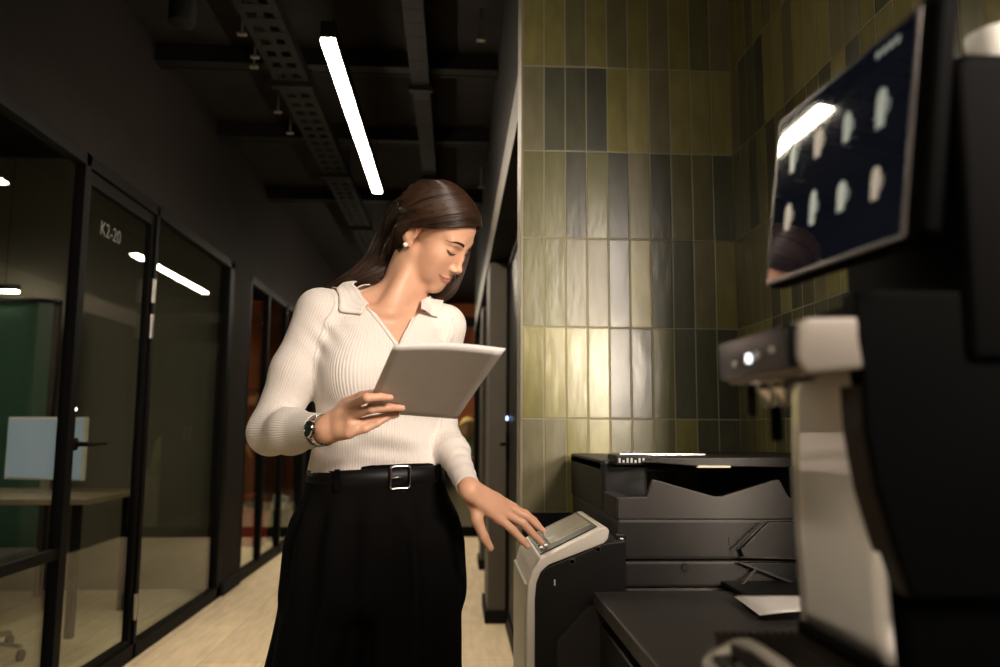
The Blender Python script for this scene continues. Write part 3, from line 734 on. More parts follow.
cu = empty('coffee_cup', (p[0], p[1], ztop), 'white ceramic cup on top of the coffee machine', 'cup')
MB().lathe([(.016, .0), (.019, .003), (.026, .022), (.029, .044), (.0275, .044), (.024, .022), (.014, .006)], (p[0], p[1], ztop + .001), 32).build('cup_body', M['white'], cu, 'auto')
MB().tube([(p[0] + .026, p[1] + .006, ztop + .036), (p[0] + .040, p[1] + .009, ztop + .034), (p[0] + .041, p[1] + .009, ztop + .020), (p[0] + .024, p[1] + .006, ztop + .012)], .003, 8).build('cup_handle', M['white'], cu, True)
# ------------------------------------------------------------------ distance-field modelling (bodies and clothes)
f32 = np.float32
def cap(P, a, b, ra, rb=None):
    rb = ra if rb is None else rb
    a = np.asarray(a, f32); b = np.asarray(b, f32); d = b - a
    t = np.clip(((P - a) @ d) / max(float(d @ d), 1e-12), 0, 1)
    q = P - a - t[:, None] * d
    return np.sqrt((q * q).sum(1)) - (ra + (rb - ra) * t)
def ell(P, c, r, R=None):
    q = P - np.asarray(c, f32)
    if R is not None: q = q @ np.asarray(R, f32)
    r = np.asarray(r, f32)
    k0 = np.sqrt(((q / r) ** 2).sum(1)); k1 = np.sqrt(((q / (r * r)) ** 2).sum(1)) + 1e-9
    return k0 * (k0 - 1) / k1
def smin(a, b, k):
    h = np.maximum(k - np.abs(a - b), 0) / k
    return np.minimum(a, b) - h * h * k * .25
def smax(a, b, k): return -smin(-a, -b, k)
def chain(P, pts, rs, k=.006):
    d = None
    for a, b, r0, r1 in zip(pts, pts[1:], rs, rs[1:]):
        c = cap(P, a, b, r0, r1)
        d = c if d is None else smin(d, c, k)
    return d
def grad(f, P, e=.0008):
    g = np.stack([f(P + np.eye(3, dtype=f32)[i] * e) - f(P - np.eye(3, dtype=f32)[i] * e) for i in range(3)], 1)
    return g / (np.linalg.norm(g, axis=1, keepdims=True) + 1e-9)
def snap(f, P, off=0.0, it=4):
    P = np.asarray(P, f32).copy()
    for _ in range(it): P -= grad(f, P) * (f(P) - off)[:, None]
    return P
def push(f, P, off, it=2):
    P = np.asarray(P, f32).copy()
    for _ in range(it):
        d = f(P); m = d < off
        if m.any(): P[m] += grad(f, P[m]) * (off - d[m])[:, None]
    return P
def surface(f, lo, hi, h, B=8):
    """surface nets over a grid, evaluated only near the surface"""
    lo = np.asarray(lo, float); hi = np.asarray(hi, float)
    nb = np.ceil((hi - lo) / (h * B)).astype(int) + 1
    n = nb * B
    gi = np.stack(np.meshgrid(*[np.arange(k) for k in nb], indexing='ij'), -1).reshape(-1, 3)
    cen = (lo + (gi * B + (B - 1) / 2) * h).astype(f32)
    fc = np.concatenate([f(c) for c in np.array_split(cen, max(1, len(cen) // 200000))])
    act = np.abs(fc) < B * h * .87 * 1.5 + 2 * h
    V = np.repeat(np.repeat(np.repeat(np.where(fc < 0, -1, 1).astype(f32).reshape(nb), B, 0), B, 1), B, 2)
    off = np.stack(np.meshgrid(*[np.arange(B)] * 3, indexing='ij'), -1).reshape(-1, 3)
    ga = gi[act]
    for ch in np.array_split(ga, max(1, len(ga) // 500)):
        idx = (ch[:, None, :] * B + off[None]).reshape(-1, 3)
        V[idx[:, 0], idx[:, 1], idx[:, 2]] = f((lo + idx * h).astype(f32))
    S = (V < 0).astype(np.uint8)
    c = np.zeros(tuple(k - 1 for k in n), np.uint8)
    sl = [slice(0, -1), slice(1, None)]
    for i in (0, 1):
        for j in (0, 1):
            for k in (0, 1): c += S[sl[i], sl[j], sl[k]]
    cells = np.argwhere((c > 0) & (c < 8))
    cor = np.array([(i, j, k) for i in (0, 1) for j in (0, 1) for k in (0, 1)])
    val = np.stack([V[cells[:, 0] + a, cells[:, 1] + b, cells[:, 2] + d] for a, b, d in cor], 1)
    acc = np.zeros((len(cells), 3)); cnt = np.zeros(len(cells))
    for e0 in range(8):
        for ax in range(3):
            if cor[e0][ax]: continue
            e1 = e0 + (4, 2, 1)[ax]
            v0, v1 = val[:, e0], val[:, e1]
            m = (v0 < 0) != (v1 < 0)
            t = np.where(m, v0 / np.where(m, v0 - v1, 1), 0)
            p = cor[e0] + np.eye(3)[ax] * t[:, None]
            acc[m] += p[m]; cnt += m
    verts = lo + (cells + acc / cnt[:, None]) * h
    ID = np.full(c.shape, -1, np.int32); ID[cells[:, 0], cells[:, 1], cells[:, 2]] = np.arange(len(cells))
    quads = []
    for ax in range(3):
        a, b = (ax + 1) % 3, (ax + 2) % 3
        A = S[tuple(slice(0, -1) if i == ax else slice(1, -1) for i in range(3))]
        Bv = S[tuple(slice(1, None) if i == ax else slice(1, -1) for i in range(3))]
        e = np.argwhere(A != Bv)
        flip = A[e[:, 0], e[:, 1], e[:, 2]] == 0
        e = e + np.array([0 if i == ax else 1 for i in range(3)])
        def g(da, db):
            q = e.copy(); q[:, a] -= da; q[:, b] -= db
            return ID[q[:, 0], q[:, 1], q[:, 2]]
        q = np.stack([g(1, 1), g(0, 1), g(0, 0), g(1, 0)], 1)
        q[flip] = q[flip][:, ::-1]
        quads.append(q)
    return verts.astype(f32), np.concatenate(quads)
def np_mesh(name, v, q, m, parent, smooth=True):
    me = bpy.data.meshes.new(name)
    k = q.shape[1]
    me.vertices.add(len(v)); me.vertices.foreach_set('co', np.asarray(v, f32).ravel())
    me.loops.add(q.size); me.loops.foreach_set('vertex_index', q.astype(np.int32).ravel())
    me.polygons.add(len(q)); me.polygons.foreach_set('loop_start', np.arange(0, q.size, k, dtype=np.int32))
    me.update(calc_edges=True); me.validate()
    return link(name, me, m, parent, smooth)
def keep_faces(v, q, keep):
    """drop faces, then the vertices left over"""
    q = q[keep]; used = np.zeros(len(v), bool); used[q.ravel()] = True
    new = np.cumsum(used) - 1
    return v[used], new[q], used
def point_color(o, name, col):
    a = o.data.color_attributes.new(name, 'FLOAT_COLOR', 'POINT')
    a.data.foreach_set('color', np.concatenate([col, np.ones((len(col), 1))], 1).astype(f32).ravel())
def point_float(o, name, val):
    a = o.data.attributes.new(name, 'FLOAT', 'POINT'); a.data.foreach_set('value', np.asarray(val, f32))
def sstep(a, b, x):
    t = np.clip((x - a) / (b - a), 0, 1); return t * t * (3 - 2 * t)
def crom(pts, n):
    """smooth curve through points"""
    P = np.asarray(pts, float); m = len(P)
    E = np.vstack([2 * P[0] - P[1], P, 2 * P[-1] - P[-2]])
    out = []
    for t in np.linspace(0, m - 1, n):
        i = min(int(t), m - 2); u = t - i
        a, b, c, d = E[i:i + 4]
        out.append(.5 * (2 * b + (c - a) * u + (2 * a - 5 * b + 4 * c - d) * u * u + (3 * b - a - 3 * c + d) * u ** 3))
    return np.array(out)
def tubes(paths, rad, sides=3):
    """paths N x M x 3, rad N x M -> vertices and quads of thin tubes"""
    N, Mn, _ = paths.shape
    d = np.gradient(paths, axis=1); d /= np.linalg.norm(d, axis=2, keepdims=True) + 1e-9
    ref = np.array([.31, -.74, .59]); a = np.cross(d, ref); a /= np.linalg.norm(a, axis=2, keepdims=True) + 1e-9
    b = np.cross(a, d)
    an = np.arange(sides) * 2 * np.pi / sides
    v = paths[:, :, None] + (a[:, :, None] * np.cos(an)[None, None, :, None] + b[:, :, None] * np.sin(an)[None, None, :, None]) * rad[:, :, None, None]
    base = np.arange(N * Mn * sides).reshape(N, Mn, sides)
    q = np.stack([base[:, :-1], np.roll(base, -1, 2)[:, :-1], np.roll(base, -1, 2)[:, 1:], base[:, 1:]], -1)
    return v.reshape(-1, 3), q.reshape(-1, 4)

def skin_mat(name, attr):
    m = bpy.data.materials.new(name); m.use_nodes = True
    nt = m.node_tree; b = nt.nodes['Principled BSDF']
    at_ = nn(nt, 'ShaderNodeAttribute', attribute_name=attr)
    tc = nn(nt, 'ShaderNodeTexCoord')
    nz = nn(nt, 'ShaderNodeTexNoise'); nz.inputs['Scale'].default_value = 60; nz.inputs['Detail'].default_value = 4
    nt.links.new(tc.outputs['Object'], nz.inputs['Vector'])
    rp = nn(nt, 'ShaderNodeValToRGB'); rp.color_ramp.elements[0].color = (.93, .91, .9, 1); rp.color_ramp.elements[1].color = (1.05, 1.05, 1.05, 1)
    nt.links.new(nz.outputs['Fac'], rp.inputs[0])
    mx = nn(nt, 'ShaderNodeMix', data_type='RGBA', blend_type='MULTIPLY'); mx.inputs[0].default_value = 1
    nt.links.new(at_.outputs['Color'], mx.inputs[6]); nt.links.new(rp.outputs[0], mx.inputs[7])
    nt.links.new(mx.outputs[2], b.inputs['Base Color'])
    b.inputs['Roughness'].default_value = .46
    b.inputs['Specular IOR Level'].default_value = .42
    b.inputs['Subsurface Weight'].default_value = .12
    b.inputs['Subsurface Radius'].default_value = (1, .35, .2); b.inputs['Subsurface Scale'].default_value = .006
    return m
def knit_mat(name, color):
    m = bpy.data.materials.new(name); m.use_nodes = True
    nt = m.node_tree; b = nt.nodes['Principled BSDF']
    at_ = nn(nt, 'ShaderNodeAttribute', attribute_name='rib')
    s = math_node(nt, 'SINE', at_.outputs['Fac'])
    s1 = math_node(nt, 'MULTIPLY', s, .5)
    tc = nn(nt, 'ShaderNodeTexCoord'); nz = nn(nt, 'ShaderNodeTexNoise'); nz.inputs['Scale'].default_value = 260; nz.inputs['Detail'].default_value = 2
    nt.links.new(tc.outputs['Object'], nz.inputs['Vector'])
    hh = math_node(nt, 'ADD', s1, math_node(nt, 'MULTIPLY', nz.outputs['Fac'], .35))
    bp = nn(nt, 'ShaderNodeBump'); bp.inputs['Strength'].default_value = .75; bp.inputs['Distance'].default_value = .0010
    nt.links.new(hh, bp.inputs['Height']); nt.links.new(bp.outputs[0], b.inputs['Normal'])
    b.inputs['Base Color'].default_value = (*color, 1); b.inputs['Roughness'].default_value = .85
    b.inputs['Sheen Weight'].default_value = .15; b.inputs['Specular IOR Level'].default_value = .2
    return m
M['skin'] = skin_mat('skin', 'tint')
M['knit'] = knit_mat('white_rib_knit', (.74, .685, .63))
M['trouser'] = mat('black_trouser_cloth', (.0030, .0027, .0026), .85, 0, .12, 30, .2, 500, spec=.06)
M['leather'] = mat('black_leather', (.004, .0037, .0035), .45, 0, .15, 60, .15, 350, spec=.22)
M['hair'] = mat('brown_hair', (.036, .017, .009), .42, 0, .30, 40, spec=.38)
M['brow'] = mat('dark_brow_hair', (.020, .011, .007), .7, 0, .15, 200)
M['pearl'] = mat('pearl', (.80, .74, .66), .18, 0, .03, 60, coat=.5)
M['dial'] = mat('dark_teal_dial', (.008, .030, .034), .18, 0, .15, 50, coat=.5)

# ------------------------------------------------------------------ the woman at the printer
SKIN = np.array((.64, .36, .232))
HR = np.array([[0.47147353, 0.73865662, 0.46365379], [0.85382867, -0.28357637, -0.41645741], [0.17766553, -0.59736636, 0.77101499]])
HR /= np.linalg.norm(HR, axis=0)
HO = np.array([-0.0527, 1.84, 1.5690])
HRf = HR.astype(f32)
def H2W(p): return HR @ np.asarray(p, float) + HO
def W2H(P): return ((P - HO.astype(f32)) @ HRf).astype(f32)

def skull_local(q):
    d = ell(q, (0, -.014, .036), (.070, .090, .076))
    d = smin(d, ell(q, (0, .028, .036), (.060, .053, .056)), .02)
    d = smin(d, ell(q, (0, .030, -.028), (.056, .052, .074)), .02)
    return d
def face_local(q):
    d = skull_local(q)
    x = q.copy(); x[:, 0] = np.abs(x[:, 0])
    d = smin(d, cap(x, (.046, .004, -.055), (.012, .061, -.0995), .014, .013), .026)
    d = smin(d, ell(q, (0, .0640, -.1005), (.018, .0155, .0155)), .020)
    d = smin(d, ell(q, (0, .057, -.068), (.032, .028, .031)), .018)
    d = smin(d, ell(x, (.038, .050, -.022), (.024, .026, .026)), .022)
    d = smin(d, ell(x, (.036, .040, -.056), (.022, .030, .034)), .026)
    d = smin(d, cap(x, (.020, .0765, .0205), (.042, .067, .0230), .0045, .0045), .022)
    return d
def on_face(x, z, off):
    ys = np.linspace(.12, .03, 900).astype(f32)
    d = face_local(np.stack([np.full(900, x, f32), ys, np.full(900, z, f32)], 1))
    return np.array((x, ys[int(np.argmax(d < 0))] + off, z))
UPL = [on_face(x, z, o) for x, z, o in ((0, -.0662, -.0002), (.0055, -.0650, .0004), (.018, -.0650, -.0006), (.0335, -.0618, -.0006))]
LOL = [on_face(x, z, o) for x, z, o in ((0, -.0758, -.0012), (.012, -.0742, -.0012), (.023, -.0690, -.0008), (.0330, -.0632, -.0006))]
MOL = [on_face(x, z, o) for x, z, o in ((0, -.0704, .0036), (.011, -.0690, .0034), (.022, -.0662, .0020), (.0355, -.0610, .0002))]
def lips_local(q):
    qx = q.copy(); qx[:, 0] = np.abs(qx[:, 0])
    return chain(qx, UPL, [.0022, .0026, .0018, .0007], .002), chain(qx, LOL, [.0036, .0034, .0022, .0007], .002)
def head_local(q):
    d = face_local(q)
    x = q.copy(); x[:, 0] = np.abs(x[:, 0])
    d = smax(d, -ell(x, (.0335, .0965, .0010), (.0165, .0160, .0105)), .014)
    # nose
    nose = cap(q, (0, .0815, .013), (0, .0945, -.0315), .0060, .0070)
    nose = smin(nose, ell(q, (0, .0978, -.0352), (.0080, .0080, .0074)), .008)
    nose = smin(nose, ell(x, (.0100, .0900, -.0392), (.0060, .0085, .0058)), .005)
    nose = smin(nose, cap(q, (0, .0965, -.0420), (0, .087, -.0475), .0048, .0052), .005)
    d = smin(d, nose, .012)
    d = smax(d, -ell(x, (.0060, .0950, -.0465), (.0030, .0048, .0026)), .002)
    # closed eyes looking down: ball under the lids, crease above, lid rim below
    d = smin(d, ell(x, (.0325, .0640, .0010), (.0160, .0140, .0122)), .004)
    d = smax(d, -cap(x, (.0205, .0800, .0105), (.0330, .0815, .0140), .0009), .003)
    d = smax(d, -cap(x, (.0330, .0815, .0140), (.0465, .0735, .0095), .0009), .003)
    # mouth
    up, lo = lips_local(q)
    d = smin(d, up, .004); d = smin(d, lo, .004)
    d = smax(d, -chain(x, MOL, [.0013, .0013, .0011, .0008], .001), .0012)
    d = smax(d, -ell(q, (0, .0925, -.0545), (.0030, .0045, .0060)), .004)
    # ears
    ca, sa = math.cos(.25), math.sin(.25)
    Re = np.array([[1, 0, 0], [0, ca, sa], [0, -sa, ca]])
    ear = ell(x, (.0705, -.019, -.008), (.0075, .0165, .0290), Re)
    ear = smin(ear, ell(x, (.0690, -.013, -.033), (.0060, .0090, .0110)), .006)
    ear = smax(ear, -ell(x, (.0785, -.015, -.006), (.0050, .0090, .0170), Re), .003)
    d = smin(d, ear, .005)
    return d

# torso frame
TYAW = math.radians(17)
TC = np.array([-.178, 1.862]); TXv = np.array([math.cos(TYAW), math.sin(TYAW)]); TFv = np.array([math.sin(TYAW), -math.cos(TYAW)])
def T2W(x, f, z): return np.array([*(TC + TXv * x + TFv * f), z])
TZ = np.array([.80, .96, 1.03, 1.08, 1.14, 1.20, 1.25, 1.30, 1.345, 1.385, 1.41, 1.44])
TA = np.array([.165, .156, .151, .141, .136, .141, .147, .150, .146, .115, .080, .052])
TB = np.array([.120, .110, .102, .098, .098, .102, .105, .100, .090, .074, .060, .050])
TO = np.array([.0, .0, .0, .0, .002, .006, .010, .008, .0, -.008, -.012, -.012])
def torso(P, grow=0.0):
    dx = P[:, 0] - f32(TC[0]); dy = P[:, 1] - f32(TC[1]); z = P[:, 2]
    x = dx * f32(TXv[0]) + dy * f32(TXv[1]); f = dx * f32(TFv[0]) + dy * f32(TFv[1])
    a = np.interp(z, TZ, TA) + grow; b = np.interp(z, TZ, TB) + grow; f = f - np.interp(z, TZ, TO)
    r = ((np.abs(x) / a) ** 2.3 + (np.abs(f) / b) ** 2.3) ** (1 / 2.3)
    d = ((r - 1) * np.minimum(a, b) * .95).astype(f32)
    return smax(d, z - f32(1.452 + grow), .03)
def bust(P, grow=0.0):
    d = None
    for s in (-1, 1):
        c = T2W(s * .070, .070, 1.235)
        e = ell(P, c, np.array((.062, .062, .066)) + grow)
        d = e if d is None else smin(d, e, .02)
    return d
NB = np.array([-.142, 1.885, 1.395]); NT = H2W((0, -.020, -.050))
SH_R, EL_R, WR_R = at(320, 313, 1.815), at(271, 432, 1.80), at(327, 430, 1.60)
SH_L, EL_L, WR_L = at(444, 327, 1.905), at(440, 422, 1.945), at(469, 489, 1.70)
CU_R = WR_R + (EL_R - WR_R) * .13; CU_L = WR_L + (EL_L - WR_L) * .03
NOTCH = T2W(.0, .072, 1.378)

# paper plane and printer panel plane give the finger positions
PA, PB, PC = at(393, 346, 1.37), at(505, 350, 1.40), at(457, 419, 1.63)
PN = np.cross(PB - PA, PC - PA); PN /= np.linalg.norm(PN)
if PN[2] > 0: PN = -PN                                  # under side, towards the camera
def ray(x, y): return CMN @ np.array([(x - CX) / F_PX, -(y - CY) / F_PX, -1.0])
def on_plane(x, y, p0, n, off):
    d = ray(x, y); p0 = p0 + n * off
    return CPOS + d * (((p0 - CPOS) @ n) / (d @ n))
def pap(x, y, off): return on_plane(x, y, PA, PN, off)
PP0 = np.array([A[0], YF, A[1]])
def pan(x, y, off): return on_plane(x, y, PP0, nz_, off)

FR = {  # her right hand, fingers under the paper
    'index': ([at(349, 406, 1.575), pap(367, 398, .015), pap(381, 397, .0105), pap(390, 397.5, .0085)], [.0100, .0088, .0078, .0066]),
    'middle': ([at(350, 416, 1.565), pap(371, 409, .017), pap(390, 407.5, .0105), pap(402, 408, .0085)], [.0100, .0090, .0080, .0066]),
    'ring': ([at(351, 425, 1.562), pap(371, 420, .020), pap(387, 416.5, .012), pap(397, 414.5, .0085)], [.0095, .0086, .0076, .0064]),
    'pinky': ([at(349, 433, 1.565), at(365, 429, 1.560), at(377, 423.5, 1.565), at(386, 418.5, 1.572)], [.0088, .0078, .0068, .0058]),
}
TH_R = ([at(333, 419, 1.60), at(345, 404, 1.60), pap(362, 396, -.021), pap(378, 392, -.0160)], [.0135, .0115, .0095, .0072])
mt = pan(542, 542.5, .0140)
yi = mt[1]
FL = {  # her left hand on the control panel
    'index': ([at(500, 519, yi - .030), at(513, 530, yi - .036), at(522, 540, yi - .037), at(527.5, 546, yi - .036)], [.0100, .0086, .0076, .0064]),
    'middle': ([at(507, 514, yi - .012), at(523, 523, yi - .010), at(534, 535, yi - .004), mt], [.0102, .0090, .0079, .0066]),
    'ring': ([at(512, 510, yi + .008), at(527, 516.5, yi + .014), at(537, 525.5, yi + .018), at(543.5, 531, yi + .020)], [.0096, .0085, .0075, .0062]),
    'pinky': ([at(513, 508, yi + .026), at(526, 513.5, yi + .036), at(534, 520, yi + .041), at(539, 525, yi + .044)], [.0088, .0075, .0066, .0056]),
}
TH_L = ([at(475, 503, yi - .028), at(477, 520, yi - .045), at(484, 537, yi - .052), at(490.5, 548, yi - .054)], [.0145, .0125, .0098, .0072])

def hand(P, wrist, fingers, thumb):
    d = None
    mc = [fingers[k][0][0] for k in ('index', 'middle', 'ring', 'pinky')]
    for i, m in enumerate(mc):
        st = wrist + (m - wrist) * .12 + (m - np.mean(mc, 0)) * .35
        c = cap(P, st, m, .0150, .0118)
        d = c if d is None else smin(d, c, .012)
    d = smin(d, cap(P, (mc[0] + mc[1]) / 2 * .6 + wrist * .4, (mc[2] + mc[3]) / 2 * .6 + wrist * .4, .0135), .012)
    for k in fingers: d = smin(d, chain(P, *fingers[k], k=.003), .0055)
    d = smin(d, chain(P, *thumb, k=.004), .010)
    d = smin(d, cap(P, wrist, thumb[0][0], .0165, .0140), .012)
    return d
def inbox(P, pts, m):
    pts = np.asarray(pts); lo = pts.min(0) - m; hi = pts.max(0) + m
    return ((P > lo) & (P < hi)).all(1)
HRP = [p for k in FR for p in FR[k][0]] + TH_R[0] + [WR_R]
HLP = [p for k in FL for p in FL[k][0]] + TH_L[0] + [WR_L]
def body_sdf(P):
    P = np.asarray(P, f32)
    d = smax(torso(P, -.007), f32(.90) - P[:, 2], .01)
    d = smin(d, bust(P, -.008), .04)
    for s in (SH_R, SH_L): d = smin(d, cap(P, NB + np.array((0, .012, -.004)), s + (0, 0, .004), .040, .040), .03)
    d = smin(d, chain(P, [SH_R, EL_R, WR_R], [.043, .036, .0245], .02), .03)
    d = smin(d, chain(P, [SH_L, EL_L, WR_L], [.040, .029, .0205], .02), .03)
    d = smin(d, cap(P, NB + (NB - NT) * .3, NT, .058, .051), .035)
    m = inbox(P, [H2W((0, 0, 0)), NB], .17)
    if m.any():
        Q = P[m]; dm = d[m]
        for s in (-1, 1):                                # neck tendons and collar bones
            dm = smin(dm, cap(Q, H2W((s * .040, .004, -.055)), NOTCH + np.array((s * .008, .010, .004)), .006, .004), .045)
            dm = smin(dm, cap(Q, NOTCH + np.array((s * .010, .002, -.002)), (SH_R if s < 0 else SH_L) + np.array((-s * .045, -.015, .030)), .0055), .018)
        q = W2H(Q)
        dm = smin(dm, head_local(q), .012)
        d[m] = dm
    for pts, w, fg, th in ((HRP, WR_R, FR, TH_R), (HLP, WR_L, FL, TH_L)):
        m = inbox(P, pts, .06)
        if m.any(): d[m] = smin(d[m], hand(P[m], w, fg, th), .014)
    return d
def arm_axis(P, sh, el, wr):
    """angle about the sleeve and distance, for the ribs"""
    best = None
    u0 = el - sh; u1 = wr - el
    ref = np.cross(u0, u1); ref /= np.linalg.norm(ref)
    for a, b in ((sh, el), (el, wr)):
        d = (b - a) / np.linalg.norm(b - a); e1 = np.cross(d, ref)
        t = np.clip((P - a) @ d, 0, np.linalg.norm(b - a)); q = P - a - t[:, None] * d
        ang = np.arctan2(q @ e1, q @ ref); dist = np.linalg.norm(q, axis=1)
        if best is None: best = [ang, dist]
        else:
            m = dist < best[1]; best[0] = np.where(m, ang, best[0]); best[1] = np.where(m, dist, best[1])
    return best[0]
def sleeve_r(P): return chain(P, [SH_R, SH_R * .5 + EL_R * .5, EL_R, EL_R * .55 + CU_R * .45, CU_R], [.052, .052, .047, .045, .0335], .025)
def sleeve_l(P): return chain(P, [SH_L, SH_L * .5 + EL_L * .5, EL_L, EL_L * .5 + CU_L * .5, CU_L], [.048, .042, .036, .033, .0245], .025)
def shirt_core(P):
    d = torso(P, .002)
    d = smin(d, bust(P), .045)
    for s in (SH_R, SH_L): d = smin(d, cap(P, NB + np.array((0, .012, -.004)), s + (0, 0, .004), .046, .047), .03)
    return d
def shirt_sdf(P):
    P = np.asarray(P, f32)
    d = smax(shirt_core(P), f32(1.012) - P[:, 2], .004)
    d = smin(d, sleeve_r(P), .024); d = smin(d, sleeve_l(P), .024)
    # soft folds: across the elbow, towards the armpit, above the belt
    def fold(c, nrm, freq, amp, rad):
        q = P - np.asarray(c, f32); w = np.exp(-(q * q).sum(1) / (rad * rad))
        return amp * w * np.sin((q @ np.asarray(nrm, f32)) * freq)
    up = (EL_R - SH_R) / np.linalg.norm(EL_R - SH_R)
    d = d + fold(at(296, 412, 1.745), np.array((.55, 0, .83)), 330, .0013, .034)
    d = d + fold(SH_R + np.array((.03, -.03, -.07)), np.array((.75, 0, .65)), 170, .0026, .05)
    d = d + fold(SH_L + np.array((-.03, -.04, -.06)), np.array((-.7, 0, .7)), 160, .0024, .05)
    d = d + fold(T2W(0, .10, 1.06), np.array((.15, 0, 1.0)), 120, .0028, .075)
    d = d + fold(T2W(-.09, .06, 1.10), np.array((.3, 0, .95)), 130, .0026, .06)
    d = d + fold(EL_L * .35 + WR_L * .65, (WR_L - EL_L) / np.linalg.norm(WR_L - EL_L), 200, .0016, .08)
    for w, e in ((CU_R, EL_R), (CU_L, EL_L)):
        n = ((w - e) / np.linalg.norm(w - e)).astype(f32)
        near = ((P - w.astype(f32)) ** 2).sum(1) < .09 ** 2
        d = np.where(near, np.maximum(d, (P - w.astype(f32)) @ n), d)
    return d
VL, VR, VB = at(351, 280, 1.79), at(425, 296, 1.80), at(399, 344, 1.745)
def in_v(P):
    x, z = P[:, 0], P[:, 2]
    def side(a, b): return (b[0] - a[0]) * (z - a[2]) - (b[2] - a[2]) * (x - a[0])
    m = (side(VL, VB) > 0) & (side(VB, VR) > 0) & (z < 1.47)
    f = (P[:, 0] - TC[0]) * TFv[0] + (P[:, 1] - TC[1]) * TFv[1]
    return m & (f > -.015)

woman = empty('person', (-.18, 1.86, 0), 'person in white ribbed polo top and black trousers pressing the printer panel, holding papers', 'person')
VOX = .0022
bv, bq = surface(body_sdf, (-.52, 1.47, .84), (.26, 2.02, 1.76), VOX)
q_ = W2H(bv)
lu, ll = lips_local(q_)
tint = np.tile(SKIN, (len(bv), 1))
near = np.linalg.norm(q_, axis=1) < .16
qm = q_.copy(); qm[:, 0] = np.abs(qm[:, 0])
ml_ = sstep(.0016, .0002, chain(qm, MOL, [.0010] * 4, .001)) * near * .8
wl_ = sstep(.0016, -.0004, np.minimum(lu, ll)) * near
tint = tint * (1 - wl_[:, None]) + np.array((.44, .145, .115)) * wl_[:, None]
tint = tint * (1 - ml_[:, None]) + np.array((.16, .045, .035)) * ml_[:, None]
bl = np.exp(-((np.abs(q_[:, 0]) - .043) ** 2 + (q_[:, 1] - .058) ** 2 + (q_[:, 2] + .026) ** 2) / .020 ** 2) * .45
tint = tint * (1 - bl[:, None]) + np.array((.58, .27, .19)) * bl[:, None]
hl = np.interp(q_[:, 1], [-.11, -.03, -.018, .0, .02, .045, .07, .09], [-.075, -.07, .012, .030, .036, .052, .070, .076])
sc_ = sstep(-.003, .003, q_[:, 2] - hl) * near * ~((np.abs(q_[:, 0]) > .066) & (q_[:, 1] < .004) & (q_[:, 1] > -.045) & (q_[:, 2] < .024))
tint = tint * (1 - sc_[:, None]) + np.array((.030, .017, .010)) * sc_[:, None]
for tips in (FR, FL):
    for k in tips:
        t = tips[k][0][-1]; b = tips[k][0][-2]
        n = t + (t - b) / np.linalg.norm(t - b) * .002 + np.array((0, -.004, .003 if tips is FL else 0))
        w = np.exp(-((bv - n) ** 2).sum(1) / .0055 ** 2) * .7
        tint = tint * (1 - w[:, None]) + np.array((.66, .40, .32)) * w[:, None]
bo = np_mesh('body', bv, bq, M['skin'], woman)
point_color(bo, 'tint', tint)
# knitted top
sv, sq = surface(shirt_sdf, (-.52, 1.52, .96), (.12, 2.06, 1.47), VOX)
fcen = sv[sq].mean(1)
ax_n = (NT - NB) / np.linalg.norm(NT - NB)
tn = (fcen - NB) @ ax_n; rn = np.linalg.norm(fcen - NB - tn[:, None] * ax_n, axis=1)
trunk = shirt_core(fcen.astype(f32)) < np.minimum(sleeve_r(fcen.astype(f32)), sleeve_l(fcen.astype(f32))) + .012
cut = in_v(fcen) | ((rn < .078) & (tn > .004)) | trunk & (fcen[:, 2] < 1.027 + .039 * ((fcen[:, 0] - TC[0]) * .985 + (fcen[:, 1] - TC[1]) * .174))
for w, e in ((CU_R, EL_R), (CU_L, EL_L)):
    n = (w - e) / np.linalg.norm(w - e)
    cut |= (((fcen - w) @ n > -.0012) & (np.linalg.norm(fcen - w, axis=1) < .06))
sv, sq, _ = keep_faces(sv, sq, ~cut)
so = np_mesh('knitted_top', sv, sq, M['knit'], woman)
dt, dr, dl = shirt_core(sv), sleeve_r(sv), sleeve_l(sv)
tx = (sv[:, 0] - TC[0]) * TXv[0] + (sv[:, 1] - TC[1]) * TXv[1]; tf = (sv[:, 0] - TC[0]) * TFv[0] + (sv[:, 1] - TC[1]) * TFv[1]
rib = np.arctan2(tx / .145, tf / .105) * 150
rib = np.where((dr < dt) & (dr < dl), arm_axis(sv, SH_R, EL_R, WR_R) * 58, rib)
rib = np.where((dl < dt) & (dl < dr), arm_axis(sv, SH_L, EL_L, WR_L) * 54, rib)
point_float(so, 'rib', rib)
md = so.modifiers.new('cloth_thickness', 'SOLIDIFY'); md.thickness = .0026; md.offset = -1
# collar lying on the shoulders
def px3(l): return np.array([at(*p) for p in l])
inner = crom(px3([(366, 306, 1.775), (361, 294, 1.80), (354, 284, 1.85), (366, 281, 1.92), (390, 281, 1.95), (412, 287, 1.93), (419, 296, 1.87), (421, 304, 1.82), (421, 309, 1.80)]), 61)
outer = crom(px3([(362, 313, 1.765), (336, 311, 1.785), (331, 288, 1.86), (338, 287, 1.95), (390, 288, 1.99), (430, 294, 1.97), (441, 304, 1.93), (442, 315, 1.89), (438, 321, 1.865)]), 61)
rows = []
for t in np.linspace(0, 1, 9):
    r = inner * (1 - t) + outer * t
    r[:, 2] += .004 * math.sin(math.pi * min(1, t * 1.2)) * (1 - t)
    r = push(shirt_sdf, r, .0045 + .002 * (1 - t), 3)
    if t > .55: r = r * (1 - (t - .55) / .45 * .8) + snap(shirt_sdf, r, .0055) * ((t - .55) / .45 * .8)
    r = push(body_sdf, r, .004, 2)
    rows.append(r)
co = MB().grid(rows, .0024).build('collar', M['knit'], woman, True)
co.data.attributes.new('rib', 'FLOAT', 'POINT')
cols = np.tile(np.arange(61), 9)
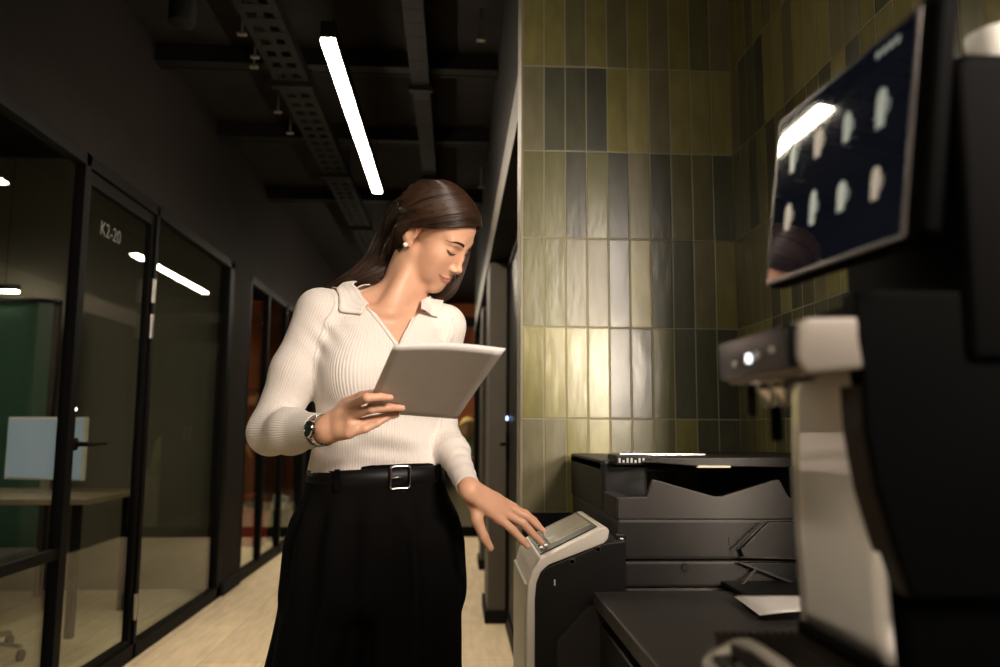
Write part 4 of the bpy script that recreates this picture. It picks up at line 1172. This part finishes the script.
co.data.attributes['rib'].data.foreach_set('value', np.concatenate([np.repeat(np.arange(9), 61), np.repeat(np.arange(9), 61)]).astype(f32) * 3.0)
# knitted bands along the neck opening
for a, b in ((VL + (VB - VL) * .36, VB), (VR + (VB - VR) * .22, VB)):
    ln_ = np.array([a + (b - a) * t for t in np.linspace(0, 1, 20)])
    ln_ = snap(shirt_sdf, ln_, .0008)
    MB().tube(list(ln_), .0032, 8).build('neck_band', M['knit'], woman, True)

# trousers
LGS = [(-.301, .105), (-.082, .100)]                    # centre and half width of each leg at knee height
def trousers_sdf(P):
    P = np.asarray(P, f32)
    z = P[:, 2]
    dx = P[:, 0] - f32(TC[0]); dy = P[:, 1] - f32(TC[1])
    ya = math.radians(10)
    x = dx * math.cos(ya) + dy * math.sin(ya); f = dx * math.sin(ya) - dy * math.cos(ya)
    a = np.interp(z, [.62, .74, .86, .92, .98, 1.03, 1.06], [.194, .199, .195, .182, .160, .1485, .1465])
    b = np.interp(z, [.62, .74, .86, .92, .98, 1.03, 1.06], [.110, .128, .135, .130, .117, .107, .105])
    x0 = x - np.interp(z, [.7, .9, 1.0], [.003, .002, 0])
    # pleats
    an = np.arctan2(x0 / a, f / b)
    pl_ = .0065 * np.sin(an * 15) * sstep(.985, .90, z) * (f > 0)
    r = ((np.abs(x0) / a) ** 2.25 + (np.abs(f) / b) ** 2.25) ** (1 / 2.25)
    pel = (r - 1) * np.minimum(a, b) * .95 + pl_
    pel = smax(pel, f32(.71) - z, .06)
    d = pel
    for i, (c, w) in enumerate(LGS):
        s = -1 if i == 0 else 1
        cx_ = np.interp(z, [0, .6, .78, .9], [c + s * .012, c, TC[0] + s * .094, TC[0] + s * .085])
        hw = np.interp(z, [0, .6, .78, .9], [w + .008, w, .104, .092])
        hd = np.interp(z, [0, .6, .78, .9], [.118, .120, .122, .115])
        lx = P[:, 0] - cx_; ly = P[:, 1] - f32(TC[1] - (.012 if i else -.004))
        an = np.arctan2(lx, -ly)
        fol = .006 * np.sin(an * 7 + z * 4 + i) * sstep(.92, .5, z) + .004 * np.sin(an * 12 - z * 9) * sstep(.9, .4, z)
        crease = -.010 * np.exp(-((an - .06) / .10) ** 2) * sstep(1.0, .86, z)
        r = ((np.abs(lx) / hw) ** 2.1 + (np.abs(ly) / hd) ** 2.1) ** (1 / 2.1)
        leg = (r - 1) * np.minimum(hw, hd) * .95 + fol + crease
        leg = smax(smax(leg, z - f32(.93), .08), f32(.025) - z, .004)
        d = smin(d, leg, .024)
    return smax(d, z - f32(1.042), .004).astype(f32)
tv, tq = surface(trousers_sdf, (-.50, 1.66, .01), (.14, 2.06, 1.06), .004)
np_mesh('trousers', tv, tq, M['trouser'], woman)
def ring(z, grow, ya=math.radians(10)):
    out = []
    for k in range(120):
        t = 2 * math.pi * k / 120
        a, b = .1485 + grow, .107 + grow
        c, s = math.cos(t), math.sin(t); f = (abs(c) ** 2.25 + abs(s) ** 2.25) ** (-1 / 2.25)
        lx, lf = a * s * f, b * c * f
        out.append((TC[0] + lx * math.cos(ya) + lf * math.sin(ya), TC[1] + lx * math.sin(ya) - lf * math.cos(ya), z + .030 * lx * 1.3))
    return out
bz0, bz1 = .992, 1.032
rg = [ring(bz0, .003), ring(bz0 + .001, .0065), ring((bz0 + bz1) / 2, .0075), ring(bz1 - .001, .0065), ring(bz1, .003)]
MBb = MB()
vv = [[MBb.bm.verts.new(p) for p in r] for r in rg]
for r0, r1 in zip(vv, vv[1:]):
    for k in range(120): MBb.bm.faces.new([r0[k], r0[(k + 1) % 120], r1[(k + 1) % 120], r1[k]])
belt = MBb.build('belt', M['leather'], woman, True)
R0 = ring((bz0 + bz1) / 2, .0105)
def on_belt(k, dz=0): p = Vector(R0[k % 120]); return p + Vector((0, 0, dz))
kb = min(range(120), key=lambda k: abs(np.dot(Vector(R0[k]) - Vector(at(400, 475, 1.75)), cam_rot.col[0])) + (10 if R0[k][1] > TC[1] else 0))
fx = (on_belt(kb + 1) - on_belt(kb - 1)).normalized(); 
if fx.x < 0: fx = -fx
fzv = Vector((0, 0, 1)); bc = on_belt(kb)
def sq_loop(w, h, n=8, rr=.006):
    o = []
    for cx_, cy_, a0 in ((w - rr, h - rr, 0), (-w + rr, h - rr, 90), (-w + rr, -h + rr, 180), (w - rr, -h + rr, 270)):
        for k in range(n + 1):
            a = math.radians(a0 + 90 * k / n); o.append((cx_ + rr * math.cos(a), cy_ + rr * math.sin(a)))
    return o
fyb = fx.cross(fzv).normalized()
if fyb.y > 0: fyb = -fyb
bk = MB().tube([bc + fx * a + fzv * b + fyb * .002 for a, b in sq_loop(.0215, .0235)], .0026, 8, closed=True)
bk.tube([bc - fx * .0215 + fyb * .003, bc - fx * .006 + fyb * .0045, bc + fx * .004 + fyb * .002], .0018, 6)
bk.build('buckle', M['chrome'], belt, True)
for dk_ in (12, -16):
    p = [on_belt(kb + dk_, dz) + fyb * .001 for dz in (-.024, -.01, .01, .024)]
    b = MB()
    for q in range(3): pass
    t_ = (on_belt(kb + dk_ + 1) - on_belt(kb + dk_ - 1)).normalized(); n_ = t_.cross(fzv).normalized()
    if n_.dot(Vector((TC[0], TC[1], 0)) - Vector((on_belt(kb + dk_).x, on_belt(kb + dk_).y, 0))) > 0: n_ = -n_
    rows_ = [[on_belt(kb + dk_, dz) + t_ * s + n_ * (.0035 if abs(dz) < .0235 else -.002) for s in (-.006, .006)] for dz in (-.0225, -.02, -.01, .01, .02, .0225)]
    b.grid(rows_, .002).build('belt_loop', M['trouser'], belt)
zp = T2W(.02, 0, .985); fb = on_belt(kb + 1, -.030)
MB().lathe([(.0025, -.002), (.003, 0), (.002, .002)], fb + fyb * .0, 10, 'Y').build('snap_button', M['chrome'], belt)
for s, (c, w) in zip((-1, 1), LGS):
    sx = c + s * .012
    shoe = MB()
    prof = []
    for i in range(12):
        t = i / 11; y = TC[1] + .075 - .25 * t
        hw_ = .034 + .010 * math.sin(math.pi * min(1, t * 1.15)) - .016 * max(0, t - .8) * 3
        hh_ = .075 * (1 - t) ** 1.2 + .030
        prof.append([Vector((sx + hw_ * math.cos(a), y, .002 + hh_ * max(0, math.sin(a)) + .004 * (math.sin(a) < 0))) for a in np.linspace(0, 2 * math.pi, 17)[:-1]])
    for r in prof: pass
    vv = [[shoe.bm.verts.new(p) for p in r] for r in prof]
    for r0, r1 in zip(vv, vv[1:]):
        for k in range(16): shoe.bm.faces.new([r0[k], r0[(k + 1) % 16], r1[(k + 1) % 16], r1[k]])
    shoe.bm.faces.new(vv[0]); shoe.bm.faces.new(vv[-1][::-1])
    shoe.build('shoe', M['leather'], woman, True)

# brows, lashes, ear-ring
def face_pt(x, z, off):
    ys = np.linspace(.125, .03, 600); q = np.stack([np.full(600, x), ys, np.full(600, z)], 1).astype(f32)
    d = head_local(q); i = int(np.argmax(d < 0)); return np.array([x, ys[i] + off, z])
for s in (-1, 1):
    mid = crom([(.0125 if s < 0 else .021, .0210), (.022, .0245), (.034, .0262), (.045, .0250), (.054, .0200)], 24)
    hwid = np.interp(np.linspace(0, 1, 24), [0, .25, .7, 1], [.0032, .0036, .0024, .0005])
    rows_ = []
    for u in (-1, -.4, .4, 1):
        rows_.append([H2W(face_pt(s * m[0], m[1] + u * w, .0012 - .0011 * abs(u))) for m, w in zip(mid, hwid)])
    MB().grid(rows_, .0008).build('eyebrow', M['brow'], woman, True)
    lid = crom([(.0195, -.0040), (.0255, -.0055), (.0325, -.0050), (.0405, -.0022), (.0485, .0025)], 20)
    rows_ = []
    for u in (0, .5, 1):
        rows_.append([H2W(face_pt(s * m[0], m[1], .0006) + np.array((s * .0024 * u * (i / 19), .0042 * u * (.5 + .5 * i / 19), -.0022 * u + .0022 * u * u))) for i, m in enumerate(lid)])
    MB().grid(rows_, .0005).build('eyelashes', M['brow'], woman, True)
    MB().tube([H2W(face_pt(s * m[0], m[1] + .0004, .0001)) for m in lid], [.0004 + .0006 * math.sin(math.pi * (.15 + .8 * i / 19)) for i in range(20)], 6).build('lash_line', M['brow'], woman, True)
    ec = H2W((s * .0775, -.014, -.039))
    ep = MB(); r_ = .0058
    ep.lathe([(r_ * math.sin(a), -r_ * math.cos(a)) for a in np.linspace(.05, math.pi - .05, 12)], ec, 18)
    ep.build('pearl_earring', M['pearl'], woman, True)

# wristwatch on her right wrist
wa = WR_R - EL_R; wa = Vector(wa / np.linalg.norm(wa)); wc = Vector(WR_R + (EL_R - WR_R) * .055)
ou = (Vector(CPOS) - wc); ou = (ou - wa * ou.dot(wa)).normalized(); ou = (ou + Vector((-.15, 0, .10))); ou = (ou - wa * ou.dot(wa)).normalized(); sd = wa.cross(ou)
ws = empty('x', (0, 0, 0)); bpy.data.objects.remove(ws)
wb = MB()
for k in range(22):
    a = 2 * math.pi * k / 22
    for o_, w_ in ((-.0055, .0035), (0, .0048), (.0055, .0035)):
        R3 = Matrix((wa, ou * math.cos(a) + sd * math.sin(a), -ou * math.sin(a) + sd * math.cos(a))).transposed()
        c = wc + (ou * math.cos(a) + sd * math.sin(a)) * .0300 + wa * o_
        wb.box((-w_ / 2, -.0016, -.0041), (w_ / 2, .0016, .0041), .0007, 1, rot=R3)
        for v in list(wb.bm.verts)[-24:]: pass
        n0 = getattr(wb, 'n0', 0); vs_ = list(wb.bm.verts)[n0:]
        for v in vs_: v.co += c
        wb.n0 = len(wb.bm.verts)
watch = wb.build('wristwatch', M['chrome'], woman)
def disc(prof, mname, nm):
    m = MB().lathe(prof, (0, 0, 0), 36)
    R3 = Matrix((sd, wa, ou)).transposed()
    for v in m.bm.verts: v.co = wc + ou * .0300 + R3 @ v.co
    return m.build(nm, M[mname], watch, 'auto')
disc([(.0155, -.004), (.0175, -.002), (.0175, .003), (.0160, .0050), (.0140, .0052), (.0138, .0040)], 'chrome', 'watch_case')
disc([(.0138, .0030), (.0138, .0043)], 'dial', 'watch_dial')
cr = MB().lathe([(.002, 0), (.0026, .001), (.0026, .003), (.002, .004)], (0, 0, 0), 12, 'X')
R3 = Matrix((wa, sd, ou)).transposed()
for v in cr.bm.verts: v.co = wc + ou * .031 + wa * .0175 + R3 @ v.co
cr.build('watch_crown', M['chrome'], watch)

# hair: parted in the middle, tucked behind her right ear, down her back
rng = np.random.default_rng(7)
def head_push(P, off): return push(lambda p: skull_local(W2H(p)), P, off, 2)
hl_ = lambda *p: ('h', p)
def gp(l): return np.array([H2W(p[1]) if p[0] == 'h' else at(*p) for p in l])
G_R = [
 [hl_(.001, .080, .074), hl_(-.030, .079, .073), hl_(-.056, .056, .056), hl_(-.072, .026, .034), hl_(-.080, -.006, .018), hl_(-.078, -.032, -.010), (398, 262, 1.875), (376, 276, 1.875), (356, 286, 1.885), (346, 296, 1.945), (350, 330, 1.985), (355, 400, 1.99)],
 [hl_(.0, .058, .098), hl_(-.036, .054, .092), hl_(-.064, .028, .064), hl_(-.078, -.006, .036), hl_(-.080, -.036, .008), hl_(-.074, -.056, -.020), (390, 260, 1.895), (369, 275, 1.895), (349, 285, 1.905), (339, 297, 1.955), (344, 330, 1.99), (348, 400, 1.995)],
 [hl_(.0, .020, .114), hl_(-.040, .012, .102), hl_(-.070, -.018, .066), hl_(-.079, -.046, .030), (395, 232, 1.90), (386, 249, 1.905), (374, 265, 1.91), (358, 277, 1.915), (342, 285.5, 1.925), (333, 298, 1.965), (338, 330, 1.995), (340, 400, 2.0)],
 [hl_(.0, -.040, .112), hl_(-.034, -.060, .104), (395, 201, 1.92), (384.5, 219, 1.928), (374.5, 239, 1.934), (366, 257, 1.936), (352, 272, 1.938), (338, 282.5, 1.94), (329, 293, 1.972), (331, 330, 2.0), (333, 400, 2.005)],
]
G_L = [
 [hl_(.001, .080, .074), hl_(.030, .079, .073), hl_(.058, .062, .058), hl_(.076, .052, .030), (469, 254, 1.905), (464.5, 268, 1.90), (458, 281, 1.90), (447, 294, 1.90), (436, 303, 1.915), (431, 312, 1.95), (428, 335, 1.99), (425, 380, 2.0)],
 [hl_(.0, .040, .108), hl_(.040, .034, .098), hl_(.068, .016, .064), hl_(.080, .010, .030), hl_(.084, .012, -.005), hl_(.082, .018, -.045), (455, 287, 1.915), (444, 298, 1.92), (432, 304, 1.94), (432, 314, 1.97), (424, 335, 2.0), (418, 380, 2.01)],
 [hl_(.0, -.040, .112), hl_(.036, -.060, .098), hl_(.060, -.080, .062), hl_(.066, -.088, .024), hl_(.064, -.088, -.010), hl_(.060, -.086, -.045), hl_(.055, -.080, -.085), (432, 298, 1.95), (420, 304, 1.965), (416, 314, 1.985), (410, 335, 2.01), (405, 380, 2.02)],
]
def lock(G, n, ext, rad, mp=40):
    Gc = np.array([crom(gp(g), mp) for g in G])
    out = np.zeros((n, mp, 3)); rr = np.zeros((n, mp)); offs = np.zeros(n)
    for i in range(n):
        s = rng.random() * (len(G) - 1); k = min(int(s), len(G) - 2); u = s - k
        p = Gc[k] * (1 - u) + Gc[k + 1] * u
        cl = round(s * 9) / 9
        j = rng.normal(0, 1, 3) * .0016; w = np.linspace(0, 1, mp)[:, None]
        wave = np.sin(w * 9 + cl * 20 + rng.normal(0, .3)) * .0022 * w
        p = p + j * (.4 + 2.2 * w) + wave * np.array((.6, .3, .7))
        offs[i] = .003 + ext * rng.random() ** .7
        out[i] = p
        rr[i] = rad * (.7 + .6 * rng.random()) * np.interp(w[:, 0], [0, .05, .9, 1], [.6, 1, 1, .3])
    flat = out.reshape(-1, 3)
    of = np.repeat(offs, mp)
    pf = flat.copy()
    for _ in range(2):
        d = skull_local(W2H(pf)); m = d < of
        g = grad(lambda p: skull_local(W2H(p)), pf[m].astype(f32))
        pf[m] += g * np.minimum(of - d, .03)[m][:, None]
    tpar = np.tile(np.arange(mp) / (mp - 1), n)
    m = tpar > .45
    pf[m] = push(shirt_sdf, pf[m], .006, 2)
    return pf.reshape(n, mp, 3), rr
pr_, rr_ = lock(G_R, 2600, .011, .00105)
pl2, rl2 = lock(G_L, 1700, .010, .00105)
# short hairs along the front hairline and a few loose ones
fz, fr_ = lock([G_R[0], G_R[1]], 40, .018, .00035)
fz += rng.normal(0, .004, (40, 1, 3)) * np.linspace(0, 1, 40)[None, :, None]
hv, hq = tubes(np.concatenate([pr_, pl2, fz]), np.concatenate([rr_, rl2, fr_]))
def hair_cap(P):
    q = W2H(np.asarray(P, f32))
    h_ = np.interp(q[:, 1], [-.11, -.03, -.018, .0, .02, .045, .07, .09], [-.075, -.07, .016, .034, .042, .060, .078, .084]).astype(f32)
    return smax(skull_local(q) - f32(.0042), h_ - q[:, 2], .003)
cv, cq = surface(hair_cap, HO - .16, HO + .16, .003)
hq = np.concatenate([hq, cq + len(hv)]); hv = np.concatenate([hv, cv])
np_mesh('hair', hv, hq, M['hair'], woman)

# sheets of paper in her right hand
PDx = (PB - PA); PDx /= np.linalg.norm(PDx)
for k in range(4):
    TL_, TR_ = pap(393 + k * .6, 346.5 - k * .7, -.0014 * k), pap(503 + k * 1.0, 351 - k * .8, -.0014 * k)
    BR_, BL_ = pap(457 - k * .4, 419, -.0014 * k), pap(364, 412, -.0014 * k)
    g = []
    for u in np.linspace(0, 1, 15):
        row = []
        for v in np.linspace(0, 1, 13):
            p = (TL_ * (1 - v) + TR_ * v) * (1 - u) + (BL_ * (1 - v) + BR_ * v) * u
            p = p - PN * (.007 * math.sin(math.pi * v) * (1 - u) ** 1.0)
            row.append(p)
        g.append(row)
    o = MB().grid(g, .0004).build('paper_sheet', M['paper'], None, True)
    tag(o, ['white sheet in the hand of the woman, its under side facing the camera', 'second white sheet in the hand of the woman, behind the front one', 'third white sheet in the hand of the woman, under the last one', 'rearmost white sheet in the hand of the woman, on top of the stack'][k], 'paper', 'sheets held by the woman')
# ------------------------------------------------------------------ people far down the corridor
def figure(base, face, label, seated=0.0, top_c=(.5, .5, .4), low_c=(.02, .02, .02), hair_c=(.3, .2, .1), long_hair=True, stride=0.0, group=None):
    """standing or seated person; body, hair, top, trousers and shoes are separate meshes"""
    bx, by = base
    c, s = math.cos(face), math.sin(face)
    def W(x, f, z): return np.array([bx + x * c + f * s, by + x * s - f * c, z])        # x: their left, f: forward
    hip = .92 if not seated else .50
    dz = hip - .92
    r = empty('person', (bx, by, 0), label, 'person', group)
    sh = [W(-.175, -.01, 1.36 + dz), W(.175, -.01, 1.36 + dz)]
    if seated:
        el = [W(-.22, .05, 1.08 + dz), W(.22, .05, 1.08 + dz)]; wr = [W(-.12, .24, 1.15 + dz), W(.12, .24, 1.16 + dz)]
        kn = [W(-.10, .42, .50), W(.10, .42, .50)]; an = [W(-.10, .40, .09), W(.10, .46, .09)]
    else:
        el = [W(-.23, -.02, 1.09), W(.23, .0, 1.09)]; wr = [W(-.22, .08, .86), W(.23, .10, .86)]
        kn = [W(-.09, .03 + stride * .5, .49), W(.09, .02 - stride * .3, .49)]; an = [W(-.09, stride * .6, .09), W(.09, -stride * .9, .09 + stride * .1)]
    hp = [W(-.09, 0, hip - .02), W(.09, 0, hip - .02)]
    hc = W(0, .02, 1.545 + dz)
    def hand_(P, w, e):
        d = (w - e) / np.linalg.norm(w - e); sd_ = np.cross(d, (0, 0, 1.0)); sd_ /= np.linalg.norm(sd_) + 1e-9
        m = cap(P, w, w + d * .08, .022, .028)
        for k in range(4): m = smin(m, cap(P, w + d * .08 + sd_ * (k - 1.5) * .017, w + d * (.16 - abs(k - 1.4) * .012) + sd_ * (k - 1.5) * .018 + np.array((0, 0, -.012)), .009, .007), .006)
        return smin(m, chain(P, [w + d * .03, w + d * .07 + sd_ * .035, w + d * .11 + sd_ * .042], [.013, .010, .008]), .008)
    def body(P):
        P = np.asarray(P, f32)
        Q = (P - hc.astype(f32)) @ np.array([[c, s, 0], [s, -c, 0], [0, 0, 1]], f32).T
        d = ell(Q, (0, -.01, .03), (.074, .092, .082)); d = smin(d, ell(Q, (0, .025, -.045), (.055, .055, .07)), .03)
        d = smin(d, cap(Q, (0, .085, .0), (0, .103, -.035), .008, .011), .012)
        for q in (-1, 1):
            d = smin(d, ell(Q, (q * .074, -.008, -.01), (.008, .017, .03)), .006)
            d = smax(d, -ell(Q, (q * .031, .095, -.002), (.016, .014, .010)), .01)
        d = smin(d, ell(Q, (0, .083, -.075), (.022, .010, .008)), .006)
        d = smin(d, cap(P, hc + np.array((0, 0, -.06)), W(0, -.02, 1.38 + dz), .052, .058), .03)
        d = smin(d, ell(P, W(0, -.01, 1.18 + dz), (.14, .10, .22)), .05)
        for i in (0, 1):
            d = smin(d, chain(P, [sh[i], el[i], wr[i]], [.045, .037, .026], .02), .03)
            d = smin(d, hand_(P, wr[i], el[i]), .012)
            d = smin(d, chain(P, [hp[i], kn[i], an[i]], [.082, .055, .036], .03), .05)
        return d
    def top(P):
        P = np.asarray(P, f32)
        d = smin(ell(P, W(0, -.01, 1.17 + dz), (.17, .125, .27)), cap(P, sh[0] * .8 + sh[1] * .2, sh[1] * .8 + sh[0] * .2, .062), .06)
        for i in (0, 1): d = smin(d, chain(P, [sh[i], el[i], wr[i] * .9 + el[i] * .1], [.058, .050, .040], .02), .03)
        d = smax(d, f32(hip - .04) - P[:, 2], .01)
        return np.maximum(d, -cap(P, W(0, 0, 1.43 + dz), W(0, .02, 1.6 + dz), .062, .07))
    def low(P):
        P = np.asarray(P, f32)
        d = ell(P, W(0, 0, hip), (.165, .13, .13))
        for i in (0, 1): d = smin(d, chain(P, [hp[i], kn[i], an[i] + np.array((0, 0, .01))], [.098, .074, .060], .03), .05)
        return np.maximum(d, P[:, 2] - f32(hip + .08))
    def hair(P):
        P = np.asarray(P, f32)
        Q = (P - hc.astype(f32)) @ np.array([[c, s, 0], [s, -c, 0], [0, 0, 1]], f32).T
        d = ell(Q, (0, -.015, .04), (.088, .105, .09))
        if long_hair:
            d = smin(d, cap(Q, (0, -.07, -.02), (0, -.10, -.24), .075, .05), .05)
            for q in (-1, 1): d = smin(d, cap(Q, (q * .072, .0, .03), (q * .085, .01, -.20), .030, .025), .04)
        d = smax(d, -ell(Q, (0, .085, -.035), (.062, .075, .095)), .015)
        wv = .004 * np.sin(np.arctan2(Q[:, 0], -Q[:, 1]) * 22 + Q[:, 2] * 20)
        return np.maximum(d + wv, -(Q[:, 2] + (.28 if long_hair else .04)))
    lo = np.array([bx - .5, by - .6, -.01]); hi = np.array([bx + .5, by + .6, 1.80 + dz])
    v, q = surface(body, lo, hi, .008); o = np_mesh('body', v, q, M['skin'], r); point_color(o, 'tint', np.tile(SKIN, (len(v), 1)))
    for nm, fn, col_, h in (('top', top, top_c, .012), ('trousers', low, low_c, .012), ('hair', hair, hair_c, .010)):
        v, q = surface(fn, lo, hi, h); np_mesh(nm, v, q, mat('cloth_' + nm, col_, .8, 0, .12, 30, .2, 300), r)
    for i in (0, 1):
        a = an[i]; toe = np.array([s, -c, 0]) * .17
        fs = lambda P: np.maximum(smin(cap(np.asarray(P, f32), a + np.array((0, 0, -.045)) - toe * .2, a + toe + np.array((0, 0, -.06)), .045, .032), cap(np.asarray(P, f32), a + np.array((0, 0, -.04)), a + np.array((0, 0, .02)), .045, .042), .03), -(np.asarray(P, f32)[:, 2] - f32(max(.002, a[2] - .088))))
        v, q = surface(fs, a - .28, a + .28, .01); np_mesh('shoe', v, q, M['leather'], r)
    return r
q = at(467.5, 440, 9.75)
figure((q[0], 9.75), math.radians(-8), 'seated person with long blonde hair in a pale green top behind the far desk', seated=1, top_c=(.42, .46, .24), low_c=(.02, .02, .022), hair_c=(.62, .40, .15))
ex, ey = q[0], 9.75
sc2 = empty('reception_stool', (ex, ey, 0), 'dark upholstered seat under the person with blonde hair', 'seat')
MB().box((ex - .22, ey - .12, .29), (ex + .22, ey + .24, .355), .02, 3).build('seat', M['chair_fabric'], sc2)
for a in (-1, 1):
    for b in (-.10, .22): MB().tube([(ex + a * .19, ey + b, .29), (ex + a * .20, ey + b, .0)], .014, 8).build('leg', M['black_metal'], sc2)
rd = empty('reception_desk', (.1, 9.1, 0), 'low beige reception desk at the far end of the corridor', 'desk')
MB().box((-.28, 8.98, .0), (.64, 9.01, .60), .004).build('front_board', M['beige'], rd)
MB().box((-.30, 8.96, .60), (.66, 9.30, .635), .004).build('desk_top', M['desk'], rd)
for x in (-.28, .62): MB().box((x, 9.01, 0), (x + .02, 9.24, .60), .002).build('side_board', M['beige'], rd)
q = at_z(251, 508, 0.0)
figure((q[0] - .05, q[1]), math.radians(75), 'standing person in dark clothes behind the second glass wall, seen between pier and sleeve', top_c=(.03, .028, .028), low_c=(.018, .018, .02), hair_c=(.04, .025, .015), long_hair=False, stride=.16)
